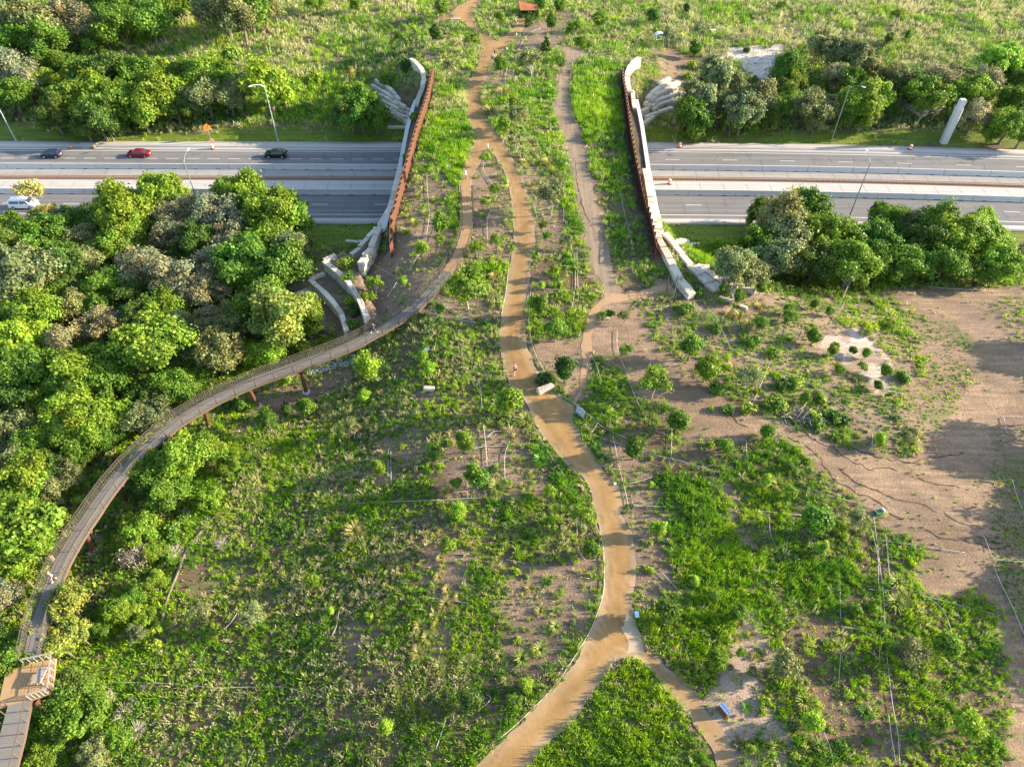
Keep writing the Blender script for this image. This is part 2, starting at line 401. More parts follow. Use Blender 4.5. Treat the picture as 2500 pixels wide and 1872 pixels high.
# ------------------------------------------------------------------ what covers the ground (regions traced on the photo)
CLS = dict(M=0, F=1, H=2, S=3, N=4, T=5, L=6, X=7, G=8, D=9, W=10, V=11, K=12, P=13)
REG = [
 ('T', [(-900,-400),(3400,-400),(3400,322),(1600,322),(1560,140),(1010,140),(960,322),(-900,322)]),
 ('M', [(950,150),(940,60),(1130,0),(1600,0),(1640,180),(1560,300),(980,300)]),
 ('X', TL(A1, (-900,-300),(1250,-300),(1250,60),(1000,230),(700,300),(400,390),(100,400),(-900,600))),
 ('X', TL(A1, (1250,0),(1800,0),(1720,130),(1600,200),(1300,170))),
 ('X', TL(A1, (-900,560),(250,430),(1500,400),(1650,620),(1500,800),(900,850),(300,800),(-900,800))),
 ('F', TL(A1, (1650,560),(2212,440),(2212,800),(1700,800))),
 ('X', TL(C1, (0,560),(200,480),(560,500),(640,400),(820,260),(1230,260),(1350,460),(1900,420),(3400,380),(3400,860),(900,820),(560,830),(0,850))),
 ('L', [(-900,300),(0,290),(120,320),(380,335),(560,312),(833,318),(985,300),(975,352),(-900,352)]),
 ('L', [(1570,300),(1660,320),(2500,322),(3400,330),(3400,372),(2500,358),(1570,352)]),
 ('L', [(1618,546),(2500,556),(3400,570),(3400,585),(1830,588),(1650,592)]),
 ('F', [(1650,590),(1840,588),(1850,650),(1780,680),(1700,640)]),
 ('X', [(1820,590),(3400,580),(3400,690),(2300,700),(1860,725),(1780,680)]),
 ('L', [(690,547),(955,547),(905,600),(770,605)]),
 ('X', [(-900,500),(700,545),(770,600),(790,640),(760,700),(880,860),(700,870),(520,960),(370,1080),(250,1200),(170,1330),(100,1500),(100,1640),(0,2300),(-900,2300)]),
 ('N', [(250,1210),(420,1090),(560,1000),(760,900),(860,880),(800,960),(640,1060),(560,1180),(480,1330),(400,1480),(370,1650),(340,2300),(0,2300),(40,1872),(110,1620),(120,1480),(180,1330)]),
 ('X', [(190,1300),(330,1200),(420,1250),(300,1400),(240,1480),(150,1500)]),
 ('S', [(745,905),(890,870),(830,960),(640,1040),(560,1080),(600,990)]),
 ('S', [(700,720),(860,860),(900,790),(930,790),(905,640),(840,620),(790,640)]),
 # left of the main path
 ('S', TL(B2, (180,-60),(740,-60),(620,200),(450,330),(250,440),(150,300),(120,100))),
 ('S', TL(B2, (450,330),(650,250),(1020,300),(1010,380),(850,460),(700,420),(480,400))),
 ('S', TL(B2, (430,870),(650,860),(640,950),(520,1010))),
 ('S', TL(B2, (740,1180),(1100,1100),(1250,1200),(1400,1500),(1330,1600),(900,1560),(700,1500),(660,1350))),
 ('H', TL(B2, (1220,1160),(1330,1230),(1460,1440),(1560,1640),(1380,1600),(1280,1380))),
 ('S', TL(B2, (260,1150),(560,1090),(620,1200),(420,1330),(270,1500),(200,1400))),
 ('S', TL(B3, (560,250),(830,250),(840,420),(700,560),(730,980),(600,900),(540,560))),
 ('S', TL(B3, (0,640),(140,680),(180,850),(60,1000),(0,960))),
 ('S', TL(B3, (1040,350),(1400,370),(1690,200),(1700,560),(1600,760),(1500,900),(1380,1000),(1250,1140),(1060,960),(1060,600))),
 ('F', TL(B3, (1390,860),(1560,870),(1470,1000),(1400,980))),
 ('F', TL(B3, (850,1400),(1200,1150),(1380,1120),(1250,1270),(1000,1480),(870,1655),(700,1655))),
 ('S', TL(B3, (760,1300),(900,1200),(1040,1240),(1040,1330),(880,1370))),
 # deck left of the paths
 ('T', TL(B1, (590,450),(860,450),(800,600),(810,740),(560,760),(560,600))),
 ('F', TL(B1, (560,740),(800,740),(870,900),(780,1080),(760,1220),(720,1250),(560,1000),(500,900))),
 ('S', TL(B1, (480,1000),(600,1040),(720,1220),(740,1500),(690,1700),(100,1700),(330,1500))),
 ('F', TL(B1, (690,1230),(762,1230),(750,1420),(700,1560),(680,1480))),
 ('K', TL(B1, (470,680),(560,600),(590,460),(620,400),(560,840),(300,1600),(230,1655),(200,1600),(380,1090))),
 ('S', TL(B1, (880,1050),(960,1000),(1080,1200),(1110,1400),(1120,1700),(800,1700),(850,1240))),
 # right of the main path on the deck
 ('M', TL(B1, (920,420),(1400,420),(1370,700),(1400,800),(1490,1080),(1500,1240),(1200,1100),(1040,850),(920,700))),
 ('S', TL(B1, (930,450),(1150,450),(1100,560),(1000,640),(920,600))),
 ('S', TL(B1, (1150,1060),(1480,1100),(1560,1400),(1620,1700),(1260,1700),(1250,1400))),
 ('F', TL(B1, (1400,1000),(1470,1080),(1530,1350),(1600,1600),(1520,1600),(1420,1250))),
 ('F', TL(B1, (1540,370),(1820,430),(1810,700),(1840,900),(1580,940),(1490,700),(1490,450))),
 ('H', TL(B1, (1620,940),(1850,900),(2000,1700),(1720,1700),(1690,1450),(1640,1250))),
 ('K', TL(B1, (1820,430),(1880,400),(1920,650),(2100,1500),(2060,1655),(1990,1600),(1850,950))),
 ('D', TL(B1, (1350,290),(1450,300),(1540,340),(1640,330),(1560,380),(1500,430),(1480,550),(1490,700),(1550,850),(1600,1000),(1640,1250),(1690,1450),(1735,1660),(1610,1660),(1560,1400),(1500,1240),(1490,1080),(1440,920),(1400,800),(1370,700),(1400,560),(1420,420),(1460,350),(1430,310))),
 # right of the main path, near side
 ('H', TL(B2, (1240,-20),(1600,-20),(1560,100),(1700,230),(1600,350),(1570,480),(1420,590),(1260,560),(1220,300))),
 ('P', [(1650,735),(1700,700),(1800,700),(1880,720),(2050,720),(2180,780),(2230,900),(2240,1080),(2170,1110),(2060,1090),(1960,1045),(1870,1010),(1730,950),(1640,930),(1560,830),(1520,760)]),
 ('H', TL(B2, (1730,-20),(2050,-20),(2100,160),(1870,230),(1790,180))),
 ('D', TL(B2, (1590,-10),(1730,-10),(1790,180),(1850,235),(2120,170),(2212,250),(1870,290),(1950,420),(2030,560),(2110,680),(2212,790),(2640,970),(2640,1110),(2260,1190),(2212,1000),(1950,960),(1900,800),(1750,700),(1620,620),(1590,780),(1560,900),(1520,960),(1380,860),(1310,740),(1230,600),(1260,560),(1560,510),(1600,350),(1690,280))),
 ('D', TL(C2, (0,840),(180,930),(450,980),(600,1060),(820,1130),(1200,1270),(1380,1290),(1560,1280),(1580,1100),(1760,1010),(1900,720),(1500,350),(1300,290),(1100,250),(1600,210),(3400,150),(3400,3400),(2100,3400),(2110,2950),(2050,2550),(2000,2220),(1650,2220),(1500,2060),(1600,1910),(1400,1830),(1270,1655),(1100,1560),(900,1400),(800,1300),(600,1200),(200,1180),(60,1180),(0,1000),(-260,1000),(-260,800))),
 ('G', TL(C2, (1350,350),(1650,380),(1900,600),(1820,800),(1800,1000),(1600,1150),(1400,1060),(1420,900),(1560,760),(1500,500))),
 ('W', TL(C2, (880,560),(1100,480),(1250,580),(1380,720),(1370,860),(1230,860),(1080,740),(950,640))),
 ('G', TL(C2, (2000,1000),(2100,960),(3400,900),(3400,2700),(2212,2700),(2180,2400),(2120,2250),(2050,2150),(2000,2000),(2050,1950),(1990,1850),(2000,1700),(1960,1500),(2010,1300),(1980,1150))),
 ('S', TL(C2, (2000,350),(2212,120),(3400,120),(3400,900),(2150,880),(2250,700))),
 ('H', TL(B2, (1560,1190),(1540,1060),(1560,960),(1700,930),(2212,1010),(2270,1655),(1870,1655),(1790,1450),(1640,1270))),
 ('S', TL(B2, (1600,1200),(1880,1130),(2100,1350),(2050,1640),(1860,1640),(1790,1400))),
 ('H', TL(C2, (-60,1200),(60,1180),(250,1210),(600,1200),(800,1300),(900,1430),(1200,1655),(1400,1850),(1600,1920),(1500,2060),(1650,2220),(2000,2230),(2060,2550),(2110,2950),(2100,3400),(-60,3400))),
 ('F', TL(C2, (-100,1420),(100,1400),(300,1640),(420,2000),(560,2160),(660,2350),(600,2540),(300,2380),(330,2550),(180,2750),(-40,2760))),
 ('D', TL(C2, (120,1430),(220,1450),(370,1600),(450,1860),(390,1900),(310,1700),(200,1560))),
 ('F', TL(C3, (560,350),(1100,330),(1150,450),(1000,700),(820,650),(650,560))),
 ('V', TL(C3, (330,640),(440,650),(640,900),(560,1060),(620,1300),(720,1450),(640,1700),(330,1700),(200,1300),(130,1200),(250,1010),(330,860))),
 ('H', TL(C3, (300,1480),(640,1450),(620,1560),(420,1600))),
 ('S', TL(B3, (1830,0),(2110,0),(2180,300),(2212,560),(2100,560),(1920,640),(1860,620),(1920,300))),
 ('H', TL(B3, (1930,700),(2230,600),(2260,1120),(2100,1010),(1960,880))),
 ('F', TL(B3, (1850,945),(1930,960),(2100,1150),(2212,1270),(2260,1330),(2330,1450),(2410,1600),(2500,2400),(1000,2400),(1220,1655),(1330,1500),(1500,1370),(1600,1220),(1700,1080),(1790,970))),
 ('W', TL(C1, (300,310),(680,300),(600,420),(560,520),(440,520),(360,420),(260,350))),
 ('S', TL(C1, (-200,300),(120,380),(150,520),(0,620),(-100,560))),
 ('S', TL(B1, (1150,150),(1500,60),(1500,250),(1250,330),(1120,330))),
]
def classify(x, y, z, jit=1.0):
    """ground cover class of world points; the borders are ragged"""
    u, v = project(x, y, z)
    s = FPX/np.maximum(y*CP-(z-CAM_H)*SP, 1)           # pixels per metre
    ju = (vnoise(x, y, 3.2, 11)*.9+vnoise(x, y, 1.1, 12)*.45)*s*jit
    jv = (vnoise(x, y, 3.2, 13)*.9+vnoise(x, y, 1.1, 14)*.45)*s*.75*jit
    c = np.zeros(np.shape(x), int)
    for k, poly in REG:
        c[inpoly(u+ju, v+jv, poly)] = CLS[k]
    return c
GC = np.array([
 (.140,.108,.068),  # M soil among grass
 (.105,.135,.035),  # F
 (.155,.108,.075),  # H
 (.215,.160,.118),  # S mulch
 (.120,.135,.040),  # N
 (.200,.185,.090),  # T dry meadow
 (.130,.190,.022),  # L lawn
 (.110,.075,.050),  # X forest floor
 (.235,.170,.120),  # G
 (.262,.195,.133),  # D bare clay
 (.44,.395,.34),     # W white gravel
 (.36,.29,.23),     # V pale wood chips
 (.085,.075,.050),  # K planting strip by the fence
 (.235,.175,.130),  # P planted mulch above the clay
])
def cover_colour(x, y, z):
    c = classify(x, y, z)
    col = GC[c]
    m = vnoise(x, y, 4.5, 21)[:, None]*.5+vnoise(x, y, 1.6, 22)[:, None]*.5
    col = col*(1+.16*m)
    # wheel ruts and washed streaks in the bare clay
    d = (c == CLS['D'])
    st = vnoise((x*.8-y*.6)*.35, (x*.6+y*.8)*2.2, 1.4, 31)*.6+vnoise((x*.8-y*.6)*.2, (x*.6+y*.8), 1.1, 32)*.5
    col[d] *= (1+.22*st[d])[:, None]
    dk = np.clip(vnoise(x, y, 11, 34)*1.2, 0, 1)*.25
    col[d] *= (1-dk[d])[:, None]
    # small moss/weed tone in mixed ground
    g = np.isin(c, [CLS['M'], CLS['H'], CLS['F'], CLS['N'], CLS['T'], CLS['G']])
    w = np.clip(vnoise(x, y, 2.3, 33)*.9+.12, 0, 1)*np.where(c == CLS['M'], .38, .55)
    col[g] = col[g]*(1-w[g, None]) + np.array((.105,.165,.035))*w[g, None]
    col[(c == CLS['W']) & (y > 130)] *= 1.45
    wn_ = (c == CLS['W']) & (y < 130)
    kk = np.clip(vnoise(x, y, 1.7, 35)*1.6+.25, 0, 1)[:, None]*.8
    col[wn_] = (col*(1-kk)+np.array((.24,.18,.13))*kk)[wn_]
    return col
def grid_mesh(xs, ys, fz, name):
    X, Y = np.meshgrid(xs, ys)
    Z = fz(X.ravel(), Y.ravel())
    V = np.stack([X.ravel(), Y.ravel(), Z], 1)
    nx, ny = len(xs), len(ys)
    i = (np.arange(ny-1)[:, None]*nx + np.arange(nx-1)[None, :]).ravel()
    F = np.stack([i, i+1, i+nx+1, i+nx], 1)
    return V, F
xs = np.concatenate([np.linspace(-1500,-260,12), np.linspace(-230,-110,25), np.arange(-106,-45,1.0), np.arange(-45,62,.5), np.arange(62,110,1.0), np.linspace(111,230,25), np.linspace(260,1500,12)])
ys = np.concatenate([np.linspace(-200,0,8), np.arange(4,112,.5), np.arange(112,146,1.0), np.arange(146,172,.5), np.arange(172,262,1.0), np.linspace(264,400,24), np.linspace(430,2500,16)])
V, F = grid_mesh(xs, ys, land, 'ground')
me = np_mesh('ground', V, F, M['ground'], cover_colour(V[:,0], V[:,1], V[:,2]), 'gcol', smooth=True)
tag(link('ground', me), kind='structure')

# ---- highway
def strip(name, y0, y1, z, m, x0=-420, x1=420, thick=0.0, kind='structure'):
    x = np.linspace(x0, x1, 120)
    r = rshift(x)
    if thick:
        V = np.concatenate([np.stack([x, y0+r, 0*x-.3], 1), np.stack([x, y0+r, 0*x+z], 1), np.stack([x, y1+r, 0*x+z], 1), np.stack([x, y1+r, 0*x-.3], 1)])
    else:
        V = np.concatenate([np.stack([x, y0+r, 0*x+z], 1), np.stack([x, y1+r, 0*x+z], 1)])
    n = len(x); i = np.arange(n-1)
    F = np.concatenate([np.stack([i+k*n, i+1+k*n, i+1+(k+1)*n, i+(k+1)*n], 1) for k in range(len(V)//n-1)])
    o = link(name, np_mesh(name, V, F, m)); return tag(o, kind=kind)
strip('road', 132.0, 140.2, .16, M['asphalt'])
strip('road', 114.0, 122.9, .16, M['asphalt'])
strip('median', 122.9, 128.2, .164, M['concrete'])
strip('median', 128.2, 132.0, .164, M['concrete3'])
strip('kerb', 140.2, 141.2, .17, M['concrete'], thick=1)
strip('pavement', 141.2, 143.6, .30, M['concrete'], thick=1)
strip('pavement', 112.4, 114.0, .30, M['concrete'], thick=1)
def markings(name, y, segs, w=.16, z=.168):
    mb = MB()
    for a, b in segs:
        n = max(1, int((b-a)/8))
        for k in range(n):
            xa = a+(b-a)*k/n; xb = a+(b-a)*(k+1)/n
            ra, rb = float(rshift(xa)), float(rshift(xb))
            mb.add([(xa, y+ra-w/2, z), (xb, y+rb-w/2, z), (xb, y+rb+w/2, z), (xa, y+ra+w/2, z)], [(0,1,2,3)])
    return tag(part(name, mb, M['paint']), kind='structure')
markings('road_marking', 139.6, [(-300,300)], .2)
markings('road_marking', 115.5, [(-300,300)], .2)
markings('road_marking', 136.4, [(x, x+2.6) for x in np.arange(-300,0,4.3)] + [(x, x+3) for x in np.arange(20,300,11.9)])
markings('road_marking', 119.0, [(x, x+3) for x in np.arange(-300,300,11.9)])
# cracks sealed with tar, slab joints
mb = MB()
r_ = random.Random(3)
for _ in range(150):
    far = r_.random() < .6
    y = r_.uniform(133, 139.5) if far else r_.uniform(114.4, 122)
    x = r_.uniform(-95, 98); L = r_.uniform(.8, 3.5); ang = r_.choice([0, 1.57, 1.4, .2, 1.8])
    p = (x, y)
    for k in range(5):
        q = (p[0]+math.cos(ang+r_.uniform(-.5,.5))*L/5, p[1]+math.sin(ang+r_.uniform(-.5,.5))*L/5)
        if (132.8 if far else 114.3) < q[1] < (139.4 if far else 122.2):
            s0, s1 = float(rshift(p[0])), float(rshift(q[0]))
            d = Vector((q[0]-p[0], q[1]-p[1]+s1-s0, 0)); n = Vector((-d.y, d.x, 0)).normalized()*.035
            a = Vector((p[0], p[1]+s0, .172)); b = Vector((q[0], q[1]+s1, .172))
            mb.add([a-n, b-n, b+n, a+n], [(0,1,2,3)])
        p = q
for x in np.arange(-110, 115, 4.6):
    for (y0, y1) in ((123.2, 127.2), (129.6, 131.7)):
        s = float(rshift(x)); mb.add([(x-.025,y0+s,.172),(x+.025,y0+s,.172),(x+.025,y1+s,.172),(x-.025,y1+s,.172)], [(0,1,2,3)])
    if r_.random() < .7:
        s = float(rshift(x)); mb.add([(x-.025,115.8+s,.172),(x+.025,115.8+s,.172),(x+.025,r_.choice([118.8,122.4])+s,.172),(x-.025,118.8+s,.172)], [(0,1,2,3)])
M['tar'] = mat('tar_seal', (.05,.048,.045), .8)
tag(part('road_crack', mb, M['tar']), kind='structure')

# ---- concrete barriers: every segment a thing
def barrier_mesh(L=9.0):
    prof = [(-.30,0),(-.30,.08),(-.19,.32),(-.10,1.07),(.10,1.07),(.19,.32),(.30,.08),(.30,0)]
    mb = MB()
    mb.loft([[(x, y, z) for y, z in prof] for x in (-L/2+.02, L/2-.02)])
    for sx in (-1, 1):                                  # dark drain slots at the foot
        pass
    return mb.mesh('barrier', M['concrete2'])
bmesh_ = barrier_mesh()
ORD = ['first','second','third','fourth','fifth','sixth','seventh','eighth','ninth','tenth','eleventh','twelfth','thirteenth','fourteenth','fifteenth','sixteenth','seventeenth','eighteenth','nineteenth','twentieth']
def ordn(i):
    if i < 20: return ORD[i]
    n = i+1
    return f"{n}{'th' if 10 < n % 100 < 14 else {1:'st',2:'nd',3:'rd'}.get(n % 10,'th')}"
slot_mb = MB()
slot_mb.box((0, -.305, .05), (.9, .02, .09))
slot_me = slot_mb.mesh('drain_slot', M['black'])
for yb, rowname in ((132.35, 'far'), (122.75, 'near')):
    k = {'left': 0, 'right': 0}
    for x in np.arange(-112, 118, 9.05):
        off = 1.5 if rowname == 'near' else 0
        xc = x+4.5+off
        if -18 < xc < 21: continue
        side = 'left' if xc < 0 else 'right'
        z = CAM_H/(SP+CP*((412 if rowname == 'far' else 470)-936)/FPX)
        if abs(xc)-4.5 > z*1250/FPX: continue
        b = link('concrete_barrier', bmesh_)
        b.location = (xc, yb+float(rshift(xc)), .16)
        b.rotation_euler.z = math.atan2(float(rshift(xc+4)-rshift(xc-4)), 8)
        tag(b, f"white concrete barrier, {ordn(k[side])} segment from the left in the {rowname} row {side} of the bridge", 'barrier', 'concrete barrier segments beside the highway lanes')
        link('drain_slot', slot_me, b, (-2.3,0,0)); link('drain_slot', slot_me, b, (2.3,0,0))
        k[side] += 1
# ---- low rusty rail and mesh along the median
for side, x0, x1 in (('left', -110, -21), ('right', 23, 112)):
    t = thing('median_rail', f"rusty orange rail with low wire mesh in the median {side} of the bridge", 'rail', (0,0,.165))
    a = MB(); n = 30
    P = [(x0+(x1-x0)*k/n, 128.9+float(rshift(x0+(x1-x0)*k/n)), .28) for k in range(n+1)]
    a.tube(P, .07, 6); part('rail', a, mat('rusty_orange_rail', (.42,.20,.08), .8), t)
    a = MB()
    for x in np.arange(x0, x1, .45):
        s = float(rshift(x))
        a.beam((x, 128.8+s, .05), (x, 128.0+s, .05), .05, .05)
        a.beam((x, 128.8+s, .0), (x, 128.8+s, .3), .04, .04)
    for yy in (128.0, 128.3): a.tube([(p[0], p[1]-128.9+yy, .06) for p in P], .03, 4)
    part('mesh', a, M['rust'], t)
    st = MB()
    for k in range(n):
        xa, xb = P[k][0], P[k+1][0]
        st.add([(xa, 127.75+float(rshift(xa)), .005),(xb,127.75+float(rshift(xb)),.005),(xb,129.1+float(rshift(xb)),.005),(xa,129.1+float(rshift(xa)),.005)], [(0,1,2,3)])
    part('gravel_strip', st, mat('brown_ballast', (.27,.20,.15), 1, noise=[(5,(.34,.25,.18),1.5,5)]), t)

# ---- gravel path: one sheet with its forks
PATH = (
 TL(B3, (760,1800),(870,1655),(1000,1520),(1150,1380),(1250,1275),(1390,1130),(1500,1000),(1560,880),(1640,710),(1690,560),(1705,400),(1690,200),(1640,0))
 + TL(B2, (1600,1500),(1530,1410),(1420,1300),(1310,1180),(1240,1060),(1170,900),(1090,850),(1050,700),(1030,560),(1030,450),(1045,350),(1070,200),(1100,0))
 + TL(B1, (1120,1600),(1110,1400),(1080,1200),(1030,1060),(975,985),(950,975),(905,1050),(860,1120),(845,1180),(842,1245),(762,1245),(765,1180),(790,1090),(850,950),(870,900),(850,850),(812,740),(800,640),(820,540),(880,430),(905,330),(895,250),(850,190),(780,145),(700,135),(640,140),(600,165),(590,150),(640,110),(700,95),(760,40),(850,0),(900,-30),(1000,-90),(1300,-260),(1380,-260),(1060,-80),(960,-30),(925,5),(870,50),(848,110),(878,170),(940,225),(1000,268),(1060,240),(1110,190),(1130,150),(1130,120),(1200,115),(1210,150),(1190,180),(1150,225),(1110,270),(1060,325),(1010,370),(985,410),(960,450),(920,560),(910,650),(940,760),(1010,860),(1080,960),(1150,1090),(1200,1240),(1250,1400),(1255,1600))
 + TL(B2, (1230,0),(1210,300),(1200,460),(1200,580),(1240,680),(1290,770),(1340,830),(1410,900),(1520,985),(1500,1060),(1560,1190),(1620,1270),(1690,1390),(1790,1490),(1840,1600))
 + TL(B3, (1810,0),(1870,120),(1905,250),(1912,400),(1895,520),(1885,620),(1900,700),(1940,800),(1990,890),(2100,990),(2212,1090))
 + TL(C3, (90,1190),(170,1290),(250,1390),(300,1500),(350,1600),(390,1700),(420,1800),(300,1800),(230,1655),(180,1550),(120,1450),(50,1330),(0,1260))
 + TL(B3, (2100,1140),(2000,1030),(1930,955),(1870,940),(1790,970),(1700,1075),(1600,1220),(1500,1370),(1330,1500),(1220,1655),(1120,1800))
)
def sheet(name, poly_px, z, m, step=.9, jit=.12, colour=None):
    """triangulated sheet that follows the surface"""
    pts = densify(poly_px+[poly_px[0]], 7)[:-1]
    W = [G(p) for p in pts]
    out = []
    for i, w in enumerate(W):
        n = vnoise(w.x, w.y, 1.3, 41)*jit; n2 = vnoise(w.x, w.y, .5, 42)*jit*.5
        out.append((w.x+n+n2, w.y+n-n2))
    xy = np.array(out)
    gx = np.arange(xy[:,0].min(), xy[:,0].max(), step); gy = np.arange(xy[:,1].min(), xy[:,1].max(), step)
    X, Y = np.meshgrid(gx, gy); X = X.ravel(); Y = Y.ravel()
    ins = inpoly(X, Y, out)
    vs = [Vector(p) for p in out] + [Vector((a, b)) for a, b in zip(X[ins], Y[ins])]
    n = len(out)
    r = delaunay_2d_cdt(vs, [], [list(range(n))], 1, 1e-4)
    P = np.array([(v.x, v.y) for v in r[0]])
    Z = surf(P[:,0], P[:,1])+z
    me = bpy.data.meshes.new(name); me.from_pydata([(a, b, c) for (a, b), c in zip(P, Z)], [], [f for f in r[2]])
    me.polygons.foreach_set('use_smooth', [True]*len(me.polygons))
    me.materials.append(m)
    if colour is not None:           # trodden crown of the path, loose paler grit at the sides
        E = xy
        D = np.full(len(P), 99.)
        for k0 in range(0, len(E), 64):
            D = np.minimum(D, np.sqrt(((P[:, None, :]-E[None, k0:k0+64, :])**2).sum(2)).min(1))
        w = np.clip(1-D/1.15, 0, 1)[:, None]; tr = (np.exp(-((D-1.45)/.35)**2))[:, None]
        col = np.array(colour)*(1-.16*tr)*(1-w) + np.array((.40,.29,.185))*w
        rut = np.exp(-((D-.62-.15*vnoise(P[:,0], P[:,1], 4, 45))/.13)**2)*(vnoise(P[:,0], P[:,1], 6, 46) > -.2)
        col = col*(1-.30*rut[:, None])*(1+.15*vnoise(P[:,0], P[:,1], 3.2, 43)[:, None]+.10*vnoise(P[:,0], P[:,1], .9, 44)[:, None])
        a = me.attributes.new('gcol', 'FLOAT_COLOR', 'POINT'); c4 = np.ones((len(P), 4), np.float32); c4[:, :3] = col; a.data.foreach_set('color', c4.ravel())
    return link(name, me)
tag(sheet('path', PATH, .055, M['path'], step=.4, jit=.2, colour=(.40,.245,.095)), kind='structure')
TRAIL = TL(B2, (1690,275),(1760,250),(1850,240),(1980,215),(2110,175),(2130,215),(1990,262),(1870,285),(1760,300),(1690,340),(1650,420),(1630,500),(1620,600),(1610,700),(1590,780),(1570,880),(1540,950),(1490,960),(1540,870),(1550,780),(1555,700),(1555,600),(1570,510),(1600,400),(1630,340))
M['trail'] = mat('tan_trail', (.37,.225,.12), .95, noise=[(1.2,(.30,.20,.13),1.8,4)])
tag(sheet('path', TRAIL, .03, M['trail'], step=.6, jit=.3), kind='structure')
PALE = TL(B3, (1845,660),(1890,690),(1920,760),(1950,860),(1950,930),(1850,925),(1845,860),(1815,760))
M['palepatch'] = mat('pale_gravel', (.46,.36,.26), .95, noise=[(1.0,(.38,.27,.17),2.0,5)])
tag(sheet('path', PALE, .063, M['palepatch'], step=.6, jit=.35), kind='structure')
TRACK = TL(B1, (1370,300),(1450,300),(1550,335),(1620,345),(1560,380),(1500,430),(1485,550),(1492,700),(1550,850),(1600,1000),(1640,1250),(1690,1450),(1735,1650)) + TL(B2, (1740,40),(1790,180),(1830,235),(1760,262),(1700,270),(1690,225),(1650,120),(1605,30)) + TL(B1, (1600,1640),(1560,1400),(1505,1240),(1490,1080),(1445,920),(1400,800),(1375,700),(1400,560),(1420,420),(1455,350),(1420,325))
M['track'] = mat('rutted_grey_track', (.255,.195,.14), .95, noise=[(1.1,(.20,.15,.105),1.8,5),(6,(.78,.76,.74,0),2,4),(11,(1.4,1.36,1.3,0),3,2)], bump=(5,.5), streak=(0,1.5,.10,.82,1.14))
tag(sheet('path', TRACK, .025, M['track'], step=.5, jit=.5), kind='structure')
SIDE = TL(B1, (545,235),(570,235),(575,300),(578,450),(545,450),(540,300))
tag(sheet('path', SIDE, .06, M['path'], step=.6, jit=.1, colour=(.34,.22,.12)), kind='structure')

# ---- washed-out gullies in the clay: dark cracks
mb = MB()
GUL = [
 TL(C2, (760,1130),(850,1190),(950,1240),(1100,1240),(1180,1270),(1300,1310),(1420,1335),(1500,1330),(1560,1310)),
 TL(C2, (850,1270),(930,1370),(1010,1470),(1120,1530),(1250,1580),(1340,1655)),
 TL(C2, (960,1240),(1060,1300),(1180,1370),(1300,1380),(1400,1390)),
 TL(C2, (1000,1370),(1100,1450),(1250,1520),(1330,1560),(1500,1590),(1650,1655)),
 TL(C2, (1380,1230),(1430,1280),(1450,1300)),
 TL(C2, (300,1020),(350,1080),(430,1120)), TL(C2, (680,1170),(800,1230),(850,1270)),
 TL(C2, (1500,1440),(1650,1480),(1800,1500)), TL(C2, (1600,1300),(1750,1290),(1820,1270)),
 TL(C3, (1320,0),(1420,60)), TL(C3, (1680,0),(1760,60),(1860,90),(1950,110)), TL(C3, (1560,110),(1700,170),(1900,210),(2050,240),(2150,230)),
 TL(C3, (1900,170),(2000,190),(2080,210)), TL(C3, (2060,440),(2120,465)), TL(C3, (2040,930),(2110,970)),
 TL(B1, (1500,1020),(1520,1100),(1540,1250),(1590,1400),(1640,1500)), TL(B1, (1400,1480),(1580,1480)),
]
for g in GUL:
    p = smooth_line(g, 5)
    W = [G(q) for q in p]
    n = len(W)
    L = []; Rr = []
    for i, w in enumerate(W):
        d = W[min(i+1,n-1)]-W[max(i-1,0)]; nn = Vector((-d.y, d.x, 0)).normalized()
        wd = (.03+.13*abs(vnoise(w.x, w.y, .9, 51)))*min(1, i/3+.2, (n-1-i)/3+.2)
        j = nn*float(vnoise(w.x, w.y, .8, 52))*.3
        L.append(w+j+nn*wd+Vector((0,0,.03))); Rr.append(w+j-nn*wd+Vector((0,0,.03)))
    o = len(mb.v); mb.v += [tuple(v) for v in L+Rr]
    for i in range(n-1): mb.f.append((o+i, o+i+1, o+n+i+1, o+n+i))
o = part('gully', mb, M['darksoil']); tag(o, kind='structure')
# ------------------------------------------------------------------ land bridge
t = thing('land_bridge', 'wide planted land bridge carrying paths across the highway', 'bridge', (0,0,0))
ysd = np.arange(DY0, DY1+.01, .5)
nx = 84
V = []; 
for y in ysd:
    l, r = deck_x(y); xx = np.linspace(float(l), float(r), nx)
    V.append(np.stack([xx, np.full(nx, y), deck_z(xx, np.full(nx, y))], 1))
V = np.concatenate(V); ny = len(ysd)
i = (np.arange(ny-1)[:, None]*nx + np.arange(nx-1)[None, :]).ravel()
F = np.stack([i, i+1, i+nx+1, i+nx], 1)
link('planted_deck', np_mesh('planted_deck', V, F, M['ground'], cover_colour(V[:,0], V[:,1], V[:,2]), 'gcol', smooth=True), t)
# slab below, abutments and central pier
sl = MB()
yy = np.arange(DY0+8, DY1-10, 3.0)
for a, b in zip(yy[:-1], yy[1:]):
    la, ra = deck_x(a); lb, rb = deck_x(b)
    za, zb = 7.9, 7.9
    sl.add([(la+.3,a,za),(ra-.3,a,za),(rb-.3,b,zb),(lb+.3,b,zb),(la+.3,a,6.2),(ra-.3,a,6.2),(rb-.3,b,6.2),(lb+.3,b,6.2)],
           [(0,1,2,3),(7,6,5,4),(0,4,5,1),(2,6,7,3),(1,5,6,2),(3,7,4,0)])
part('slab', sl, M['concrete2'], t)
for y in (110.3, 145.9):
    a = MB(); l, r = deck_x(y); a.box(((l+r)/2, y, 3.1), (r-l-.8, 1.4, 6.2)); part('abutment', a, M['stone'], t)
a = MB(); l, r = deck_x(127.6)
for k in range(7): a.box((l+3+(r-l-6)*k/6, 127.2, 3.1), (1.2, 1.2, 6.2))
